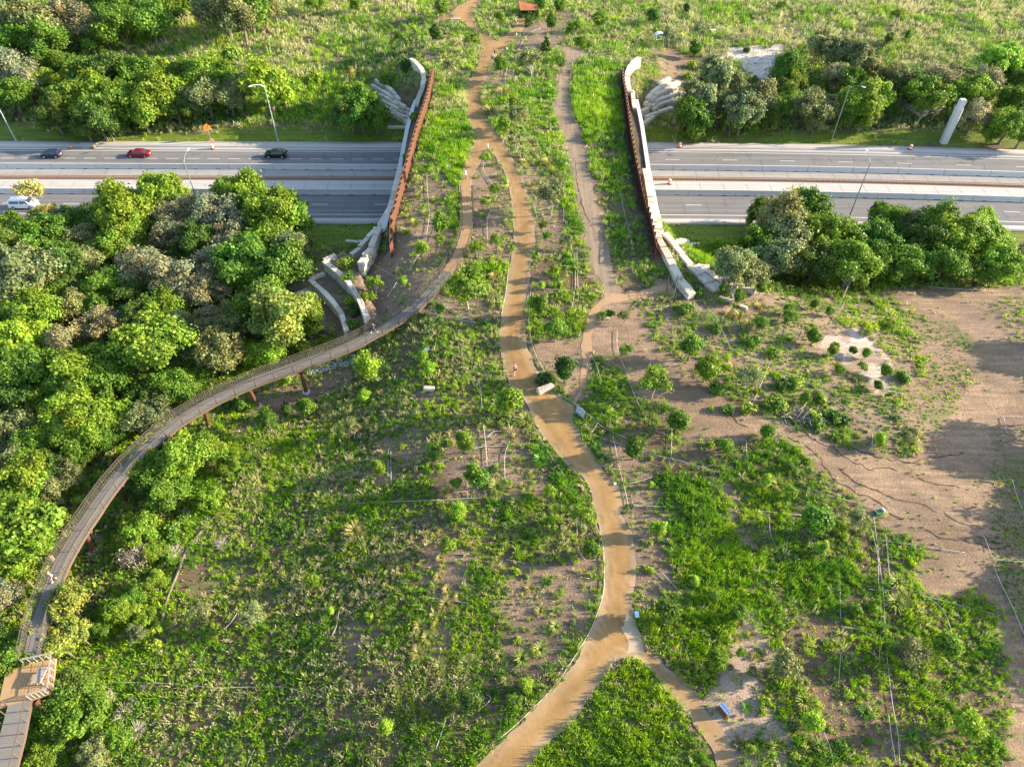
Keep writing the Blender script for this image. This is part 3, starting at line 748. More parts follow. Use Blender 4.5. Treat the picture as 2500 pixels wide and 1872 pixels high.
a.box(((l+r)/2, 127.2, 5.8), (r-l-2, 1.6, .8)); part('pier', a, M['concrete2'], t)
# concrete edge beams
def edge_beam(px, z, w=.9, h=2.2, par=None, drop=0):
    P = [Vector(at_z(u, v, z)) for u, v in px]
    P = [Vector(p) for p in densify([tuple(p) for p in P], 3)]
    a = MB(); rings = []
    for k, p in enumerate(P):
        d = (P[min(k+1,len(P)-1)]-P[max(k-1,0)]); n = Vector((-d.y, d.x, 0)).normalized()
        rings.append([p+n*w/2-Vector((0,0,h)), p+n*w/2, p-n*w/2, p-n*w/2-Vector((0,0,h))])
    a.loft(rings)
    return part('edge_beam', a, M['concrete2'], par)
edge_beam([(1016,243),(1008,262),(993,319),(976,407),(958,480),(938,555)], 8.9, .75, 2.9, t)
edge_beam([(1554,243),(1562,279),(1568,309),(1583,411),(1600,495),(1617,577)], 8.9, .75, 2.9, t)

# ------------------------------------------------------------------ stone walls
WALLPTS = []
def stone_wall(name, P, top, h, th, label, seed, cat='wall', group=None, stepdown=0.0, course=.55):
    """P: world xy polyline; top: level or list; courses of blocks"""
    pts = [np.array(p[:2], float) for p in P]
    D = [0]
    for a, b in zip(pts[:-1], pts[1:]): D.append(D[-1]+np.linalg.norm(b-a))
    tops = top if hasattr(top, '__len__') else [top]*len(pts)
    r = random.Random(seed); mb = MB(); L = D[-1]
    WALLPTS.extend([tuple(q) for q in densify([tuple(p) for p in pts], .3)])
    base = thing(name, label, cat, (pts[0][0], pts[0][1], tops[0]-h), 0, group)
    X = [p[0] for p in pts]; Y = [p[1] for p in pts]
    nc = max(1, round(h/course)); ch = h/nc
    for c in range(nc):
        s = -r.uniform(0, .6)
        while s < L-.05:
            bl = r.uniform(1.6, 3.0) if c == 0 else r.uniform(.9, 1.7)
            s0, s1 = max(s, 0), min(s+bl, L)
            if s1-s0 > .12:
                ax, ay = np.interp(s0+.015, D, X), np.interp(s0+.015, D, Y)
                bx, by = np.interp(s1-.015, D, X), np.interp(s1-.015, D, Y)
                zt = float(np.interp((s0+s1)/2, D, tops)) - c*ch + (r.uniform(-.05,.05) if c == 0 else 0)
                ang = math.atan2(by-ay, bx-ax)
                mb.box(((ax+bx)/2-pts[0][0]+r.uniform(-.03,.03), (ay+by)/2-pts[0][1]+r.uniform(-.03,.03), zt-ch/2-(tops[0]-h)), (math.hypot(bx-ax, by-ay), th*r.uniform(.92,1.08), ch-.05), ang+r.uniform(-.012,.012), .96)
            s += bl
    part('masonry', mb, M['stone'], base)
    return base
def lv(px, z): return [at_z(u, v, z[i] if hasattr(z, '__len__') else z) for i, (u, v) in enumerate(px)]
def wall_on_slope(px, label, seed, above=.9, h=2.2, th=.9, group=None, name='stone_wall'):
    P = [ground(u, v, above)[0] for u, v in px]
    P = [Vector(p) for p in densify([tuple(p) for p in P], 2.0)]
    return stone_wall(name, P, [p.z+above for p in P], h, th, label, seed, group=group)
stone_wall('stone_wall', lv([(1003,142),(1011,147),(1022,157),(1030,168),(1034,178),(1034,198),(1030,218),(1022,235),(1016,255)], 9.3), 9.3, 3.8, 1.0, 'tall curved pale stone wall at the far left end of the land bridge', 1)
stone_wall('stone_wall', lv([(982,405),(975,425),(965,452),(954,501),(939,530),(923,558),(905,603),(891,622),(879,645)], [9,9,9,9,8.9,8.7,8.3,7.9,7.5]), [9,9,9,9,8.9,8.7,8.3,7.9,7.5], 2.4, .95, 'long cream stone wall outside the left rusty fence, near half', 2)
stone_wall('stone_wall', lv([(1561,139),(1550,146),(1541,158),(1533,173),(1531,192),(1535,213),(1539,224)], 9.3), 9.3, 3.8, 1.1, 'bright curved stone wall at the far right end of the land bridge', 3)
stone_wall('stone_wall', lv([(1544,219),(1546,237),(1550,264)], 9.1), 9.1, 2.6, .9, 'short straight stone wall between the far right curve and concrete beam', 4)
stone_wall('stone_wall', lv([(1576,411),(1587,471),(1598,547),(1610,584),(1628,615),(1645,649),(1661,681),(1690,717)], [9.9,9.9,9.8,9.7,9.6,9.4,9.1,8.7]), [9.9,9.9,9.8,9.7,9.6,9.4,9.1,8.7], 3.4, 1.15, 'long bright stone wall outside the right rusty fence, near half', 5)
# near left terraces
for k, (nm, sd_) in enumerate((('A', 6), ('B', 7), ('C', 8))):
    z = TW[nm][1]
    lab = {'A': 'highest and longest of three terrace walls above the skywalk', 'B': 'middle of three curved terrace walls above the skywalk', 'C': 'lowest terrace wall, half hidden by a tree above the skywalk'}[nm]
    stone_wall('stone_wall', lv(TW[nm][0], z), z, 2.7, .8, lab, sd_)
stone_wall('stone_wall', lv([(790,633),(804,626),(818,620)], 6.6), 6.6, 3.5, .8, 'short end wall closing the top of the highest terrace', 9)
stone_wall('stone_wall', lv([(755,680),(775,672),(792,665)], 4.9), 4.9, 2.5, .7, 'short end wall closing the top of the middle terrace', 10)
stone_wall('stone_wall', lv([(721,718),(740,709),(759,702)], 3.5), 3.5, 1.5, .7, 'short end wall closing the top of the lowest terrace', 11)
stone_wall('stone_wall', lv([(856,619),(876,605),(890,592),(905,573),(919,561)], 5.2), [5.0,5.2,5.4,5.6,5.8], 2.4, .8, 'slanting stone wall rising from the terraces to the bridge edge', 12)
wall_on_slope([(843,587),(866,588),(890,589)], 'low straight stone wall lying on the shaded lawn left of the bridge', 13, .4, 1.0, .7)
# far left fan
fanL = [
 [(640,600),(740,660),(850,730),(950,800),(1040,900),(1120,1010)],
 [(560,710),(660,760),(800,840),(940,930),(1080,1060),(1200,1130),(1340,1240)],
 [(700,890),(800,940),(920,1000),(1080,1090),(1200,1180),(1330,1310)],
 [(720,1000),(860,1060),(980,1130),(1100,1200),(1220,1290),(1320,1400)],
 [(800,1130),(900,1170),(990,1220),(1150,1310),(1300,1460)],
 [(870,1240),(960,1270),(1100,1330),(1200,1400),(1290,1490)]]
for k, f in enumerate(fanL):
    wall_on_slope([(840+x/8.28, 120+y/8.28) for x, y in f], f"{['topmost','second highest','third','fourth','fifth','lowest'][k]} of six stone tiers fanning left from the far left bridge corner", 20+k, .75, 2.4, .8, 'tiers of the far left stone fan')
wall_on_slope([(840+x/8.28, 120+y/8.28) for x, y in [(880,1560),(1280,1565)]], 'low straight stone wall on the lawn below the far left stone fan', 26, .4, 1.0, .7)
fanR = [
 [(700,1200),(740,1100),(830,950),(960,850),(1090,800),(1250,770),(1400,730)],
 [(760,1240),(850,1050),(950,950),(1100,900),(1350,870)],
 [(830,1230),(920,1120),(1030,1060),(1200,1010),(1370,980)],
 [(870,1290),(950,1200),(1100,1140),(1280,1100),(1460,1090)],
 [(700,1440),(800,1400),(890,1370),(1050,1300),(1270,1250)],
 [(630,1330),(690,1290),(760,1250)],
 [(660,1590),(760,1500),(880,1400)]]
for k, f in enumerate(fanR):
    wall_on_slope([(1490+x/8.28, 110+y/8.28) for x, y in f], f"{['topmost','second highest','third','fourth','fifth','short upper','short lowest'][k]} stone tier fanning right from the far right bridge corner", 30+k, .8, 2.4, .9, 'tiers of the far right stone fan')
wall_on_slope([(1606,203),(1620,196),(1635,190)], 'loose pale stone row lying uphill of the far right stone fan', 38, .5, 1.1, .9)
wall_on_slope([(1661,226),(1673,223)], 'single pale block at the tip of the far right stone fan', 39, .5, 1.0, .9)
# near right stepping walls
RW = [
 ([(1623,567),(1638,582),(1650,598),(1661,612),(1681,641),(1705,667),(1725,688),(1748,707)], 'longest of the stepped stone walls curving down right of the bridge'),
 ([(1696,644),(1710,663),(1731,679),(1747,694),(1762,703)], 'second of the stepped stone walls curving down right of the bridge'),
 ([(1702,644),(1725,659),(1747,673),(1771,691),(1789,711)], 'third of the stepped stone walls, ending behind a round shrub'),
 ([(1748,669),(1768,675),(1789,682)], 'two-block stone row nearest the right wood'),
 ([(1800,692),(1822,701),(1844,711)], 'lowest stone row at the foot of the right wood'),
 ([(1783,688),(1803,698)], 'short stone row between the third stepped wall and the wood'),
 ([(1783,703),(1797,721)], 'short pale stone row beside the round shrub below the steps'),
 ([(1712,646),(1733,652)], 'short stone row sticking out of the tall grass by the steps')]
for k, (p, lab) in enumerate(RW):
    wall_on_slope(p, lab, 50+k, .55, 1.5, .95, 'stepped stone walls right of the bridge')
wall_on_slope([(1650,591),(1680,592),(1709,593)], 'low straight stone wall at the edge of the sunlit lawn', 60, .35, 1.0, .7)
# loose boulders and blocks
def block(px, size, rz, label, seed, name='stone_block', tilt=0):
    p = G(px); r = random.Random(seed)
    bm = bmesh.new(); bmesh.ops.create_cube(bm, size=1)
    bmesh.ops.scale(bm, vec=size, verts=bm.verts)
    bmesh.ops.bevel(bm, geom=bm.edges[:], offset=min(size)*.16, segments=2, affect='EDGES')
    bmesh.ops.subdivide_edges(bm, edges=bm.edges[:], cuts=1, use_grid_fill=True)
    for v in bm.verts: v.co += Vector((r.uniform(-1,1), r.uniform(-1,1), r.uniform(-1,1)))*min(size)*.05
    me = bpy.data.meshes.new(name); bm.to_mesh(me); bm.free(); me.materials.append(M['stone'])
    o = link(name, me); o.location = p+Vector((0,0,size[2]*.42)); o.rotation_euler = (tilt, 0, rz)
    return tag(o, label, 'rock')
block((1331,953), (2.35,.85,.75), math.radians(27), 'big pale limestone block lying at the right edge of the main path', 1)
block(B2(570,868), (1.5,.7,.5), -.1, 'flat tan rock in the grass left of the main path', 2)
block(B2(1715,412), (.9,.4,.35), .05, 'small pale slab beside a green tuft in the clearing', 3)
block(B2(240,805), (.7,.5,.35), .6, 'small brown rock beside the yellow-green tree under the skywalk', 4)
block(C1(250,393), (2.6,.9,.8), 1.0, 'long white boulder at the left edge of the white gravel patch', 5)
block(C1(435,475), (1.6,.8,.5), .1, 'white rock at the lower edge of the white gravel patch', 6)
block(C1(1075,290), (5.0,.7,.6), .1, 'long pale log-like stone across the far right meadow', 7)
block(B1(738,133), (2.9,.8,.5), 0, 'pale stone bench block beside the far fork of the path', 8)
block(C2(265,290), (1.5,.6,.5), -.7, 'pale block below the end of the right stone steps', 9)
block(C2(300,300), (1.3,.6,.5), -.7, 'second pale block below the end of the right stone steps', 10)
block(C2(390,340), (1.2,.7,.5), -.5, 'whitish boulder at the edge of the dry tan grass', 11)
block(B2(1772,1480), (.45,.35,.3), .4, 'fist-like white stone beside the pipe right of the path', 12)
block(B1(10,500), (.9,.6,.4), .4, 'tiny pale stone uphill of the far left stone fan', 13)

# ------------------------------------------------------------------ rusty fences
def rusty_fence(px, z, label, side):
    P = [Vector(at_z(u, v, z)) for u, v in px]
    P = [Vector(p) for p in densify([tuple(p) for p in P], .4)]
    WALLPTS.extend([(p.x, p.y) for p in P])
    D = [0]
    for a, b in zip(P[:-1], P[1:]): D.append(D[-1]+(b-a).length)
    t = thing('rusty_fence', label, 'fence', P[0])
    L = D[-1]; n = int(L/1.72); H = 2.55
    get = lambda s: Vector((np.interp(s, D, [p.x for p in P]), np.interp(s, D, [p.y for p in P]), 0))
    for k in range(n):
        a = get(L*k/n); b = get(L*(k+1)/n); d = (b-a).normalized(); nn = Vector((-d.y, d.x, 0))*side
        q = a + nn*.42                                   # leaf swings out, return fin comes back
        za = float(surf(a.x, a.y))-.25; zb = float(surf(b.x, b.y))-.25
        mb = MB()
        def plate(p, q, z0, z1):
            dd = (q-p).normalized(); w = Vector((-dd.y, dd.x, 0))*.03
            vs = [p-w, q-w, q+w, p+w]
            mb.add([(v.x-P[0].x, v.y-P[0].y, (z0 if i in (0,3) else z1)-P[0].z) for i, v in enumerate(vs)] + [(v.x-P[0].x, v.y-P[0].y, (z0 if i in (0,3) else z1)+H+.25-P[0].z) for i, v in enumerate(vs)],
                   [(3,2,1,0),(4,5,6,7),(0,1,5,4),(1,2,6,5),(2,3,7,6),(3,0,4,7)])
        plate(a, q, za, zb); plate(q, b, zb, zb)
        part('panel', mb, M['rust'], t)
    mb = MB()
    Q = [Vector((p.x, p.y, float(surf(p.x, p.y))+H+.04)) - P[0] for p in P[::4]]
    mb.tube(Q, .05, 6); part('top_rail', mb, M['rust'], t)
    return t
FL = [(1050,182),(1045,215),(1035,260),(1022,300),(1006,350),(989,410),(970,470),(951,540),(945,595)]
FL = [(u+6, v+8) for u, v in FL]
rusty_fence(FL, 9.2, 'rusty brown pleated steel fence along the left edge of the land bridge', 1)
FR = [(1517,180),(1518,210),(1524,250),(1530,300),(1536,350),(1548,420),(1567,500),(1586,570),(1598,625)]
rusty_fence(FR, 9.2, 'dark rusty pleated steel fence along the right edge of the land bridge', 1)

# ------------------------------------------------------------------ skywalk
SKR_px = TL(B1, (842,1240),(852,1400),(835,1540),(790,1655)) + TL(B2, (722,115),(640,215),(560,300),(443,395),(334,464),(199,541),(72,608)) + TL(A2, (1950,735),(1700,825),(1450,935),(1300,1020),(1150,1115),(1010,1240),(900,1345),(790,1470),(700,1590)) + TL(A3, (645,20),(545,170),(450,340),(385,500),(320,680),(285,850),(262,950))
SKR_z = [9.35,9.2,9.0,8.8] + [8.4,8.15,7.9,7.6,7.4,7.1,6.9] + [6.65,6.45,6.3,6.25,6.2,6.15,6.1,6.05,6.0] + [6.0,5.95,5.95,5.9,5.9,5.85,5.85]
SKR_z = [z+.02 for z in SKR_z]
pr = [Vector(at_z(u, v, z)) for (u, v), z in zip(SKR_px, SKR_z)]
pr = [Vector(p) for p in smooth_line([tuple(p) for p in pr], .8)]
_w = 1.65
def offset(P, d):
    out = []
    for k, p in enumerate(P):
        t_ = P[min(k+2,len(P)-1)]-P[max(k-2,0)]; t_.z = 0
        n = Vector((t_.y, -t_.x, 0)).normalized()
        out.append(p+n*d)
    return out
# which side is up-left
pl = offset(pr, _w)
if (pl[len(pl)//2]-pr[len(pr)//2]).x > 0: pl = offset(pr, -_w); SG = -1
else: SG = 1
sk = thing('skywalk', 'long curved elevated wooden walkway on rusty columns sweeping down left', 'walkway', (pr[0].x, pr[0].y, pr[0].z))
O = pr[0].copy()
def sk_ribbon(name, A, B, z0, z1, m, k0=0, k1=None):
    mb = MB(); rings = []
    for a, b in list(zip(A, B))[k0:k1]:
        rings.append([a+Vector((0,0,z0))-O, a+Vector((0,0,z1))-O, b+Vector((0,0,z1))-O, b+Vector((0,0,z0))-O])
    mb.loft(rings); return part(name, mb, m, sk)
split = next(i for i, p in enumerate(pr) if project(p.x, p.y, p.z)[1] > 660)
sk_ribbon('deck', pl, pr, -.14, .03, M['tanwood'], 0, split+1)
M['boards'] = mat('grey_grooved_deck_boards', (.20,.185,.165), .85, noise=[(1.5,(.145,.135,.125),1.7,4)])
def boards_mesh():
    mb = MB()
    d = 0; acc = []
    A, B = pl[split:], pr[split:]
    # individual boards across the walk
    AA = densify([tuple(p) for p in A], .17); n = len(AA)
    BB_s = [tuple(p) for p in B]
    L = np.linspace(0, 1, len(B)); 
    seg = np.cumsum([0]+[ (A[i+1]-A[i]).length for i in range(len(A)-1)]); seg /= seg[-1]
    cnt = int(sum((A[i+1]-A[i]).length for i in range(len(A)-1))/.3)
    for k in range(cnt):
        s0, s1 = k/cnt, (k+.86)/cnt
        a0 = Vector([np.interp(s0, seg, [p[j] for p in A]) for j in range(3)])-O; a1 = Vector([np.interp(s1, seg, [p[j] for p in A]) for j in range(3)])-O
        b0 = Vector([np.interp(s0, seg, [p[j] for p in B]) for j in range(3)])-O; b1 = Vector([np.interp(s1, seg, [p[j] for p in B]) for j in range(3)])-O
        mb.add([a0, a1, b1, b0], [(0,1,2,3)])
    return mb
part('boards', boards_mesh(), M['boards'], sk)
sk_ribbon('deck', pl, pr, -.16, -.03, M['deckwood'], split)
sk_ribbon('edge_beam', offset(pr, -SG*.10), offset(pr, SG*.02), -.32, .05, M['brownsteel'])
sk_ribbon('edge_beam', offset(pl, SG*.10), offset(pl, -SG*.02), -.32, .05, M['brownsteel'])
for A, sgn in ((offset(pr, -SG*.08), -1), (offset(pl, SG*.08), 1)):
    for k in range(0, len(A)-1, 3):
        b = A[k]
        mb = MB(); mb.beam(b-O+Vector((0,0,-.1)), b-O+Vector((0,0,1.18)), .09, .09); part('post', mb, M['brownsteel'], sk)
    n_ = 0
    Tn = offset(A, SG*sgn*.10)
    for k in range(0, len(A)-3, 3):
        mb = MB()
        for zz in (0,):
            mb.beam(Tn[k]-O+Vector((0,0,1.2)), Tn[k+3]-O+Vector((0,0,1.2)), .075, .05)
        part('handrail', mb, M['brownsteel'], sk) if n_ < 48 else None
        n_ += 1
# wire mesh infill between the posts
def infill(A):
    mb = MB()
    for k in range(0, len(A)-1):
        a, b = A[k]-O, A[k+1]-O
        for j in range(6):
            z = .15+j*.17
            mb.beam(a+Vector((0,0,z)), b+Vector((0,0,z)), .014, .014)
        for q in range(3):
            p = a.lerp(b, q/3); mb.beam(p+Vector((0,0,.1)), p+Vector((0,0,1.12)), .014, .014)
    return mb
M['mesh'] = mat('grey_wire_mesh', (.20,.19,.15), .7)
part('wire_mesh', infill(offset(pr, -SG*.08)), M['mesh'], sk)
part('wire_mesh', infill(offset(pl, SG*.08)), M['mesh'], sk)
# columns (photo pixels of their feet where seen)
cols = [(748,958),(630,992),(509,1042),(407,1130),(309,1229),(228,1348),(155,1455),(941,813)]
for u, v in cols:
    p, _ = ground(u, v)
    # nearest point of the walk in plan
    C_ = [(a+b)*.5 for a, b in zip(pl, pr)]
    q = min(C_, key=lambda c: (c.x-p.x)**2+(c.y-p.y)**2)
    top = q.copy(); top.z = q.z-.4
    foot = Vector((p.x, p.y, p.z-.3))
    if (foot.xy-top.xy).length > 2.2: foot.xy = top.xy+(foot.xy-top.xy).normalized()*1.6
    mb = MB(); mb.tube([foot-O, foot.lerp(top, .5)-O, top-O], .27, 12); c = part('column', mb, M['rust'], sk, smooth=False)
    mb = MB(); f0 = Vector((foot.x, foot.y, float(surf(foot.x, foot.y)))); mb.tube([f0-O, f0-O+Vector((0,0,.18))], .55, 12); part('footing', mb, M['concrete2'], c)
    mb = MB(); n = (pr[0]-pl[0]).normalized(); i_ = C_.index(q); mb.beam(pl[i_]-O-Vector((0,0,.55)), pr[i_]-O-Vector((0,0,.55)), .3, .35); part('cross_beam', mb, M['rust'], c)

# platform with planter box and railing at the bottom left, and the walk beyond it
PZ = 5.85
pf = thing('viewing_platform', 'wooden viewing platform on the skywalk with pale rails and slatted box', 'platform', at_z(75,1660,PZ))
PO = Vector(at_z(75,1660,PZ))
pc = [Vector(at_z(u, v, PZ))-PO for u, v in [(62,1622),(136,1606),(128,1690),(76,1708),(-6,1728),(14,1642)]]
mb = MB()
mb.loft([[p+Vector((0,0,-.25)) for p in pc], [p+Vector((0,0,0.02)) for p in pc]]); part('floor', mb, M['tanwood'], pf)
mb = MB()
for k in range(26):                                    # board gaps
    x = pc[4].x+.35+k*.3
    mb.box((x, (pc[1].y+pc[3].y)/2, .024), (.02, 2.9, .006), .18)
part('board_gap', mb, mat('board_gap', (.13,.085,.045), .9), pf)
for (a, b) in ((0,1),(1,2),(2,3)):
    mb = MB()
    mb.beam(pc[a]+Vector((0,0,1.1)), pc[b]+Vector((0,0,1.1)), .14, .05)
    n = 5
    for k in range(n+1):
        q = pc[a].lerp(pc[b], k/n); mb.beam(q, q+Vector((0,0,1.1)), .06, .06)
    for z in (.4,.75): mb.beam(pc[a]+Vector((0,0,z)), pc[b]+Vector((0,0,z)), .02, .02)
    part('railing', mb, M['palewood'], pf)
mb = MB(); q = Vector(at_z(106,1655,PZ))-PO
for k in range(5): mb.box((q.x-.32+k*.16, q.y, .72), (.145, 1.5, .08), -.05)
part('slatted_box', mb, M['palewood'], pf)
mb = MB()
for sx in (-.3,.3):
    for sy in (-.6,.6): mb.box((q.x+sx, q.y+sy, .35), (.1,.1,.7))
mb.box((q.x, q.y, .6), (.7,1.35,.12)); part('box_legs', mb, M['palewood'], pf)
mb = MB(); mb.tube([Vector(at_z(88,1712,PZ-.3))-PO, Vector(at_z(121,1734,PZ-.3))-PO+Vector((0,0,-1.6))], .3, 12); part('column', mb, M['rust'], pf)
lw = [(at_z(19,1722,PZ), at_z(76,1707,PZ)), (at_z(-2,1800,PZ), at_z(58,1800,PZ)), (at_z(-30,1900,PZ), at_z(32,1900,PZ)), (at_z(-60,2010,PZ), at_z(5,2010,PZ))]
lo = thing('skywalk', 'lower stretch of grey walkway leaving the viewing platform at the photo corner', 'walkway', lw[0][0]); LO = Vector(lw[0][0])
mb = MB(); 
mb.loft([[Vector(a)-LO+Vector((0,0,-.2)), Vector(a)-LO, Vector(b)-LO, Vector(b)-LO+Vector((0,0,-.2))] for a, b in lw]); part('deck', mb, M['deckwood'], lo)
mb = MB()
A = [Vector(a)-LO for a, b in lw]; B = [Vector(b)-LO for a, b in lw]
tot = 26
for k in range(tot):
    s = k/tot*(len(A)-1); i = int(s); f = s-i; s2 = (k+.8)/tot*(len(A)-1); i2 = min(int(s2), len(A)-2); f2 = s2-i2
    mb.add([A[i].lerp(A[i+1],f)+Vector((0,0,.01)), A[i2].lerp(A[i2+1],f2)+Vector((0,0,.01)), B[i2].lerp(B[i2+1],f2)+Vector((0,0,.01)), B[i].lerp(B[i+1],f)+Vector((0,0,.01))], [(0,1,2,3)])
part('boards', mb, M['boards'], lo)
for S in (A, B):
    mb = MB()
    for a, b in zip(S[:-1], S[1:]): mb.beam(a+Vector((0,0,1.15)), b+Vector((0,0,1.15)), .07, .05); mb.beam(a-Vector((0,0,.2)), b-Vector((0,0,.2)), .10, .35)
    for k in range(10):
        s = k/10*(len(S)-1); i = int(s); q = S[i].lerp(S[i+1], s-i); mb.beam(q, q+Vector((0,0,1.15)), .08, .08)
    part('railing', mb, M['brownsteel'], lo)
# ------------------------------------------------------------------ foliage meshes
def quads(P, N, s, r, tint, aspect=1.0):
    """one small leaf-cluster quad per point"""
    n = len(P)
    N = N/np.linalg.norm(N, axis=1)[:, None]
    t = r.normal(size=(n,3)); U = np.cross(N, t); U /= np.linalg.norm(U, axis=1)[:, None]
    W = np.cross(N, U)
    s = np.asarray(s).reshape(-1, 1)
    V = np.stack([P-U*s-W*s*.55*aspect, P+U*s*.2-W*s*aspect, P+U*s+W*s*.45*aspect, P-U*s*.3+W*s*aspect], 1).reshape(-1, 3)
    F = np.arange(4*n).reshape(n, 4)
    return V, F, np.repeat(tint, 4, axis=0)
def crown(seed, hc, kind='oak', nleaf=5200, leaf=.062):
    r = np.random.default_rng(seed)
    L = []
    if kind in ('oak', 'airy', 'round'):
        nl = {'oak': 52, 'airy': 26, 'round': 30}[kind]
        while len(L) < nl:
            d = r.normal(size=3); d /= np.linalg.norm(d)
            if kind == 'oak':
                if d[2] < -.45: continue
                rad = r.uniform(.40, .92)
                c = d*rad*np.array([1, 1, .72]); lr = r.uniform(.10, .29)
            elif kind == 'airy':
                if d[2] < -.4: continue
                c = d*r.uniform(.45, .85)*np.array([1, 1, .8]); lr = r.uniform(.13, .28)
            else:
                c = d*r.uniform(.35, .66)*np.array([1, 1, 1.08]); lr = r.uniform(.16, .36)
            L.append((c, lr))
    elif kind == 'cedar':
        for k in range(26):
            h = r.uniform(-.9, 1.0); w = .62*(1-(h+.9)/2.1)+.06; a = r.uniform(0, 6.28)
            L.append((np.array([math.cos(a)*w, math.sin(a)*w, h*1.15]), r.uniform(.16,.28)))
    elif kind == 'low':
        for k in range(16):
            a = r.uniform(0, 6.28); q = r.uniform(0, .7)
            L.append((np.array([math.cos(a)*q, math.sin(a)*q, r.uniform(-.25,.3)]), r.uniform(.22,.38)))
    w = np.array([l[1]**2 for l in L]); w /= w.sum()
    idx = r.choice(len(L), nleaf, p=w)
    C = np.array([l[0] for l in L])[idx]; R = np.array([l[1] for l in L])[idx]
    d = r.normal(size=(nleaf, 3)); d[:, 2] += .35; d /= np.linalg.norm(d, axis=1)[:, None]
    rr = R*(.40+.80*r.random(nleaf)**.75)+np.abs(r.normal(0,.05,nleaf))
    rr = rr*np.where(r.random(nleaf) < .14, r.uniform(1.1, 1.55, nleaf), 1)
    P = C + d*rr[:, None]*np.array([1, 1, .85])
    out = P/np.maximum(np.linalg.norm(P, axis=1), .2)[:, None]
    N = d*.6+out*.3+np.array([0,0,.25])+r.normal(size=(nleaf,3))*.62
    lt = r.uniform(.74, 1.2, len(L))[idx]*r.uniform(.72, 1.3, nleaf)
    hue = r.normal(0, .08, len(L))[idx] + r.normal(0, .07, nleaf)
    T = np.stack([lt*(1+hue), lt, lt*(1-hue*.5)], 1)
    wob = 1+.16*np.sin(out[:, 0]*3.1+seed)*np.cos(out[:, 1]*2.7+seed*1.7)+.10*np.sin(out[:, 2]*5+out[:, 0]*4+seed*.7)
    P = P*wob[:, None]
    P[:, 2] += hc
    V, F, T = quads(P, N, leaf*r.uniform(.6, 1.35, nleaf), r, T)
    return V, F, T, L
def trunk(seed, hc, L, tr=.075, nb=9, tw=14, bare=False):
    r = random.Random(seed); mb = MB()
    lean = Vector((r.uniform(-.12,.12), r.uniform(-.12,.12), 0))
    fork = Vector((lean.x, lean.y, hc*r.uniform(.42,.6)))
    mb.tube([(0,0,-.25),(lean.x*.4, lean.y*.4, fork.z*.5), tuple(fork)], [tr*1.25, tr*.95, tr*.75], 7)
    tips = sorted(L, key=lambda l: -l[1])[:nb]
    for c, lr in tips:
        e = Vector((c[0], c[1], c[2]+hc)); m = fork.lerp(e, .5)+Vector((r.uniform(-.1,.1), r.uniform(-.1,.1), r.uniform(-.02,.1)))
        mb.tube([tuple(fork), tuple(m), tuple(e)], [tr*.55, tr*.36, tr*.16], 5)
        for _ in range(2 if not bare else 6):
            q = m.lerp(e, r.uniform(0,.9)); a = Vector((r.gauss(0,1), r.gauss(0,1), r.gauss(.5,.8))).normalized()*(.28 if not bare else .34)
            mb.tube([tuple(q), tuple(q+a*.5+Vector((0,0,.03))), tuple(q+a)], [tr*.2, tr*.13, tr*.05], 4)
    return mb
VAR = {}
def variant(kind, k):
    key = (kind, k)
    if key in VAR: return VAR[key]
    hc = {'oak': 1.15, 'airy': 1.2, 'round': 1.5, 'cedar': 1.25, 'low': .28, 'bare': 1.0, 'twig': .5, 'sparse': 1.45, 'tall': 2.25}[kind]
    if kind == 'tall': V, F, T, L = crown(150+k, hc, 'oak', 6000, .055); tb = trunk(k, hc, L, .06)
    elif kind == 'oak': V, F, T, L = crown(100+k, hc, 'oak', 12500, .042); tb = trunk(k, hc, L)
    elif kind == 'airy': V, F, T, L = crown(200+k, hc, 'airy', 5600, .036); tb = trunk(k, hc, L, .065, 14, bare=True)
    elif kind == 'round': V, F, T, L = crown(300+k, hc, 'round', 3800, .070); tb = trunk(k, hc, L, .06, 6)
    elif kind == 'sparse': V, F, T, L = crown(350+k, hc, 'airy', 2300, .052); tb = trunk(k, hc, L, .04, 14, bare=True)
    elif kind == 'cedar': V, F, T, L = crown(400+k, hc, 'cedar', 1900, .095); tb = trunk(k, hc, L, .06, 4)
    elif kind == 'low': V, F, T, L = crown(500+k, hc, 'low', 800, .10); tb = None
    elif kind == 'bare': V, F, T, L = crown(600+k, hc, 'airy', 420, .045); tb = trunk(k, hc, L, .06, 18, bare=True)
    elif kind == 'twig':
        V, F, T, L = crown(700+k, hc, 'round', 60, .05); tb = MB(); r = random.Random(k)
        for _ in range(90):
            a = Vector((r.gauss(0,1), r.gauss(0,1), abs(r.gauss(.5,.6)))).normalized()*r.uniform(.6,1)
            tb.tube([(0,0,0), tuple(a*.5+Vector((r.uniform(-.08,.08),r.uniform(-.08,.08),.06))), tuple(a+Vector((0,0,.05)))], [.03,.02,.008], 4)
    me = np_mesh('crown', V, F, M['leaf'], T)
    tm = tb.mesh('trunk', M['palebark'] if kind in ('bare','twig','sparse') else M['bark']) if tb else None
    VAR[key] = (me, tm, hc)
    return VAR[key]
TC = {  # leaf colours
 'y': ((.165,.265,.022), 'yellow-green', 'oak'), 'Y': ((.23,.37,.030), 'bright lime green', 'oak'),
 'g': ((.115,.215,.020), 'fresh green', 'oak'), 'd': ((.080,.145,.022), 'dark green', 'oak'),
 'o': ((.20,.235,.085), 'olive green', 'oak'), 't': ((.26,.26,.135), 'grey-tan', 'airy'),
 'p': ((.42,.39,.12), 'golden yellow', 'airy'), 'k': ((.235,.285,.05), 'golden green', 'oak'),
 'b': ((.36,.30,.22), 'leafless grey', 'bare')}
TREES = []    # (px, r_px, type, kind, mesh kind)
